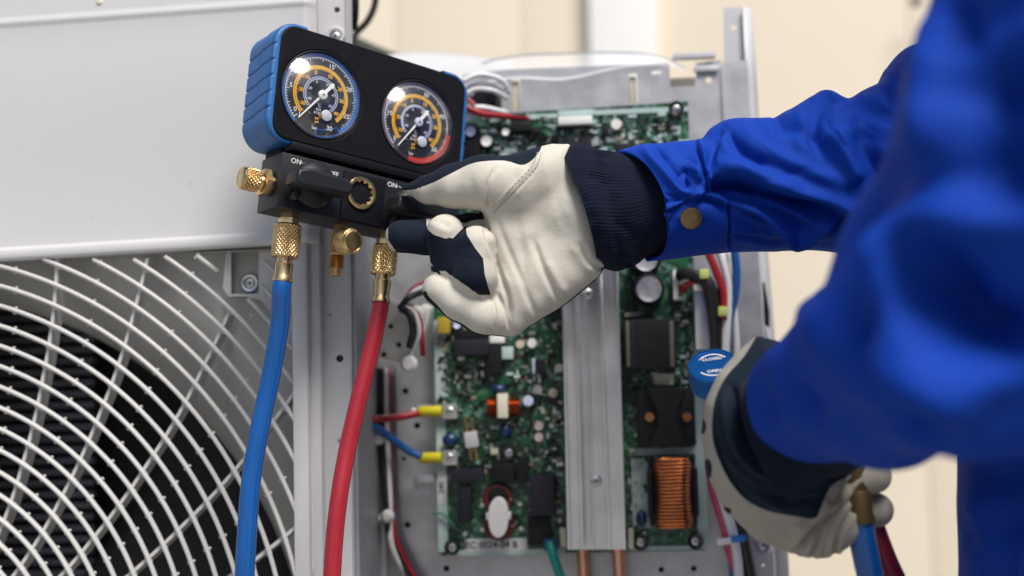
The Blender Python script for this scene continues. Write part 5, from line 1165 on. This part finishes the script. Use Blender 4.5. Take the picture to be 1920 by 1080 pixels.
# near knit cuff
V, Q, N = loft([(1402, 716), (1418, 690), (1445, 662), (1490, 630)], [(1500, 945), (1545, 900), (1590, 885), (1650, 850)], lambda s: .862-.04*s, lambda s: .040+.006*s, 50, 300, .95, shift=lambda s: -60*(1-s), inner=False, rfun=lambda a: 1+.010*np.cos(70*a))
padd('knit_cuff', npmesh('knit_cuff', V, Q), KNIT)
# ---- jacket body with the near sleeve, one cloth surface
def A3(px, py, d): return tuple(at(px, py, d))
h_ = .0055; b0 = (.10, .82, .42, 1.30, .34, 1.14); ax_ = [np.arange(b0[2*i], b0[2*i+1], h_, dtype=np.float32) for i in range(3)]; P = np.meshgrid(*ax_, indexing='ij', sparse=True)
S_, E_, K_ = A3(2085, -110, .60), A3(1838, 628, .63), A3(1508, 748, .815)
arm = smin(cone(P, S_, A3(1990, 260, .60), .079, .068), cone(P, A3(1990, 260, .60), E_, .068, .058), .03)
arm = smin(arm, cone(P, E_, A3(1640, 690, .74), .0585, .050), .03); arm = smin(arm, cone(P, A3(1640, 690, .74), K_, .050, .0405), .02)
arm = smin(arm, cone(P, A3(1700, 470, .66), A3(1720, 560, .66), .034, .036), .04)
tors = smin(cone(P, (.46, .84, .92), (.45, .84, .52), .155, .150, (1, .80, 1)), cone(P, (.46, .62, .93), (.47, 1.03, .93), .085, .085), .06)
tors = smin(tors, cone(P, (.44, .83, .98), (.43, .83, 1.05), .075, .068), .04)
farsh = cone(P, (.47, 1.03, .90), tuple(at(1800, 330, 1.03)), .085, .075)
f = smin(arm, smin(tors, farsh, .03), .02); f = np.maximum(f, .36-P[2])
V, Q = surfnets(f, (b0[0], b0[2], b0[4]), h_); V = relax(V, Q, 4); N = vnormals(V, Q)
FN = [([(1950, 385), (1830, 395), (1740, 410), (1690, 450), (1665, 520), (1700, 610), (1780, 680), (1930, 715)], .022, 34, 'v'), ([(1800, 330), (1860, 350), (1950, 345)], -.030, 45, 'v'), ([(1745, 500), (1780, 560), (1850, 620), (1950, 640)], -.028, 36, 'v'), ([(1745, 0), (1738, 150), (1735, 300)], .010, 20, 'v'),
      ([(1590, 560), (1610, 640), (1660, 740), (1760, 800)], -.018, 28, 'f'), ([(1540, 560), (1530, 660), (1550, 770)], .012, 24, 'v'), ([(1500, 620), (1500, 700), (1520, 800)], -.010, 20, 'v'), ([(1660, 580), (1640, 520), (1600, 500)], -.012, 22, 'v'), ([(1880, 80), (1860, 180), (1900, 300)], -.022, 40, 'v'), ([(1690, 430), (1680, 500), (1700, 560)], .010, 22, 'v'),
      ([(1560, 760), (1680, 790), (1820, 810)], -.012, 30, 'f'), ([(1880, 880), (1890, 980), (1880, 1080)], -.020, 26, 'f'), ([(1440, 640), (1450, 720), (1490, 800)], .006, 14, 'v'), ([(1620, 620), (1700, 700), (1850, 760)], .012, 26, 'v')]
Wp = folds(V, N, [(a, b*1.35, c*1.1, k) for a, b, c, k in FN]); Wp = Wp+N*(noise3(V, 14., 12)*.006+noise3(V, 36., 13)*.0018)[:, None]; Wp = relax(Wp, Q, 4); Wp = creases(Wp, N, V, .014, 330, 110, 55, 23); Wp = creases(Wp, N, V, .010, 260, 90, -20, 24); Wp = relax(Wp, Q, 3)
padd('jacket', npmesh('jacket', Wp, Q), BLUE)
# ---- body under the clothes: one skin, kneeling
def skin_body(name, nodes, edges_, m, sub=2):
    me = bpy.data.meshes.new(name); me.from_pydata([n[0] for n in nodes], edges_, []); o = bpy.data.objects.new(name, me); COL.objects.link(o)
    s = o.modifiers.new('s', 'SKIN'); s.use_smooth_shade = True
    for v, n in zip(me.skin_vertices[0].data, nodes): v.radius = (n[1], n[2] if len(n) > 2 else n[1])
    me.skin_vertices[0].data[0].use_root = True
    q = o.modifiers.new('u', 'SUBSURF'); q.levels = sub; q.render_levels = sub
    bpy.context.view_layer.update(); e = o.evaluated_get(bpy.context.evaluated_depsgraph_get()); m2 = bpy.data.meshes.new_from_object(e); bpy.data.objects.remove(o); m2.name = name
    for q in m2.polygons: q.use_smooth = True
    return padd(name, m2, m)
SKIN = mat('skin', (.48, .28, .19), .5); TRS = BLUE; HAIR = mat('dark_hair', (.015, .012, .010), .6)
hd = (.40, .83, 1.17)
skin_body('body', [((.47, .83, .50), .12, .14), ((.46, .83, .70), .10, .13), ((.45, .83, .92), .09, .13), ((.43, .83, 1.02), .045), ((.415, .83, 1.08), .05), ((.405, .83, 1.14), .074, .072), ((.405, .83, 1.21), .086, .074), ((.41, .83, 1.27), .06, .055)], [(i, i+1) for i in range(7)], SKIN)
bm = BM(); box(bm, (.322, .83, 1.165), (.03, .020, .035), .008, seg=3); nose = bm
for s in (-1, 1): lathe(bm, [(.001, -.006), (.016, -.004), (.018, .002), (.008, .006)], (.42, .83+s*.078, 1.165), (0, s, 0), 14)
fo = obj('nose_and_ears', bm, SKIN, None, 60); fo.parent = person; fo.matrix_parent_inverse = person.matrix_world.inverted()
for s in (-1, 1):
    bm = BM(); bmesh.ops.create_uvsphere(bm, u_segments=12, v_segments=8, radius=.011); bmesh.ops.translate(bm, verts=bm.verts, vec=(.332, .83+s*.031, 1.19)); o = obj('eye', bm, WHITEP, None, 180); o.parent = person; o.matrix_parent_inverse = person.matrix_world.inverted()
    bm = BM(); bmesh.ops.create_uvsphere(bm, u_segments=10, v_segments=8, radius=.006); bmesh.ops.translate(bm, verts=bm.verts, vec=(.3245, .83+s*.031, 1.19)); q = obj('iris', bm, BLACKG, o, 180); q.matrix_parent_inverse = Matrix.Identity(4)
bm = BM(); box(bm, (.333, .83, 1.125), (.012, .045, .009), .004, seg=3); mo = obj('mouth', bm, mat('lips', (.35, .12, .10), .5), None, 60); mo.parent = person; mo.matrix_parent_inverse = person.matrix_world.inverted()
bm = BM(); bmesh.ops.create_icosphere(bm, subdivisions=5, radius=1)
for v in list(bm.verts):
    n = 1+.03*sin(v.co.x*23+v.co.z*9)*sin(v.co.y*31); v.co = Vector((v.co.x*.104*n+.425, v.co.y*.092*n+.83, v.co.z*.100*n+1.215))
bmesh.ops.delete(bm, geom=[v for v in bm.verts if v.co.z < 1.13 or (v.co.x < .36 and v.co.z < 1.235)], context='VERTS'); ho = obj('hair', bm, HAIR, None, 180); ho.parent = person; ho.matrix_parent_inverse = person.matrix_world.inverted()
skin_body('trousers', [((.50, .83, .46), .13, .17), ((.48, .72, .40), .10), ((.40, .68, .10), .075), ((.60, .69, .085), .062), ((.80, .69, .075), .05), ((.48, .95, .40), .10), ((.40, 1.00, .10), .075), ((.60, 1.00, .085), .062), ((.80, 1.00, .075), .05)], [(0, 1), (1, 2), (2, 3), (3, 4), (0, 5), (5, 6), (6, 7), (7, 8)], BLUE)
for y in (.69, 1.0):
    bm = BM(); box(bm, (.86, y, .075), (.10, .09, .13), .03, seg=3); box(bm, (.905, y, .10), (.03, .10, .19), .01); bo = obj('boot', bm, mat('black_boot', (.02, .02, .02), .5), None, 50); bo.parent = person; bo.matrix_parent_inverse = person.matrix_world.inverted()
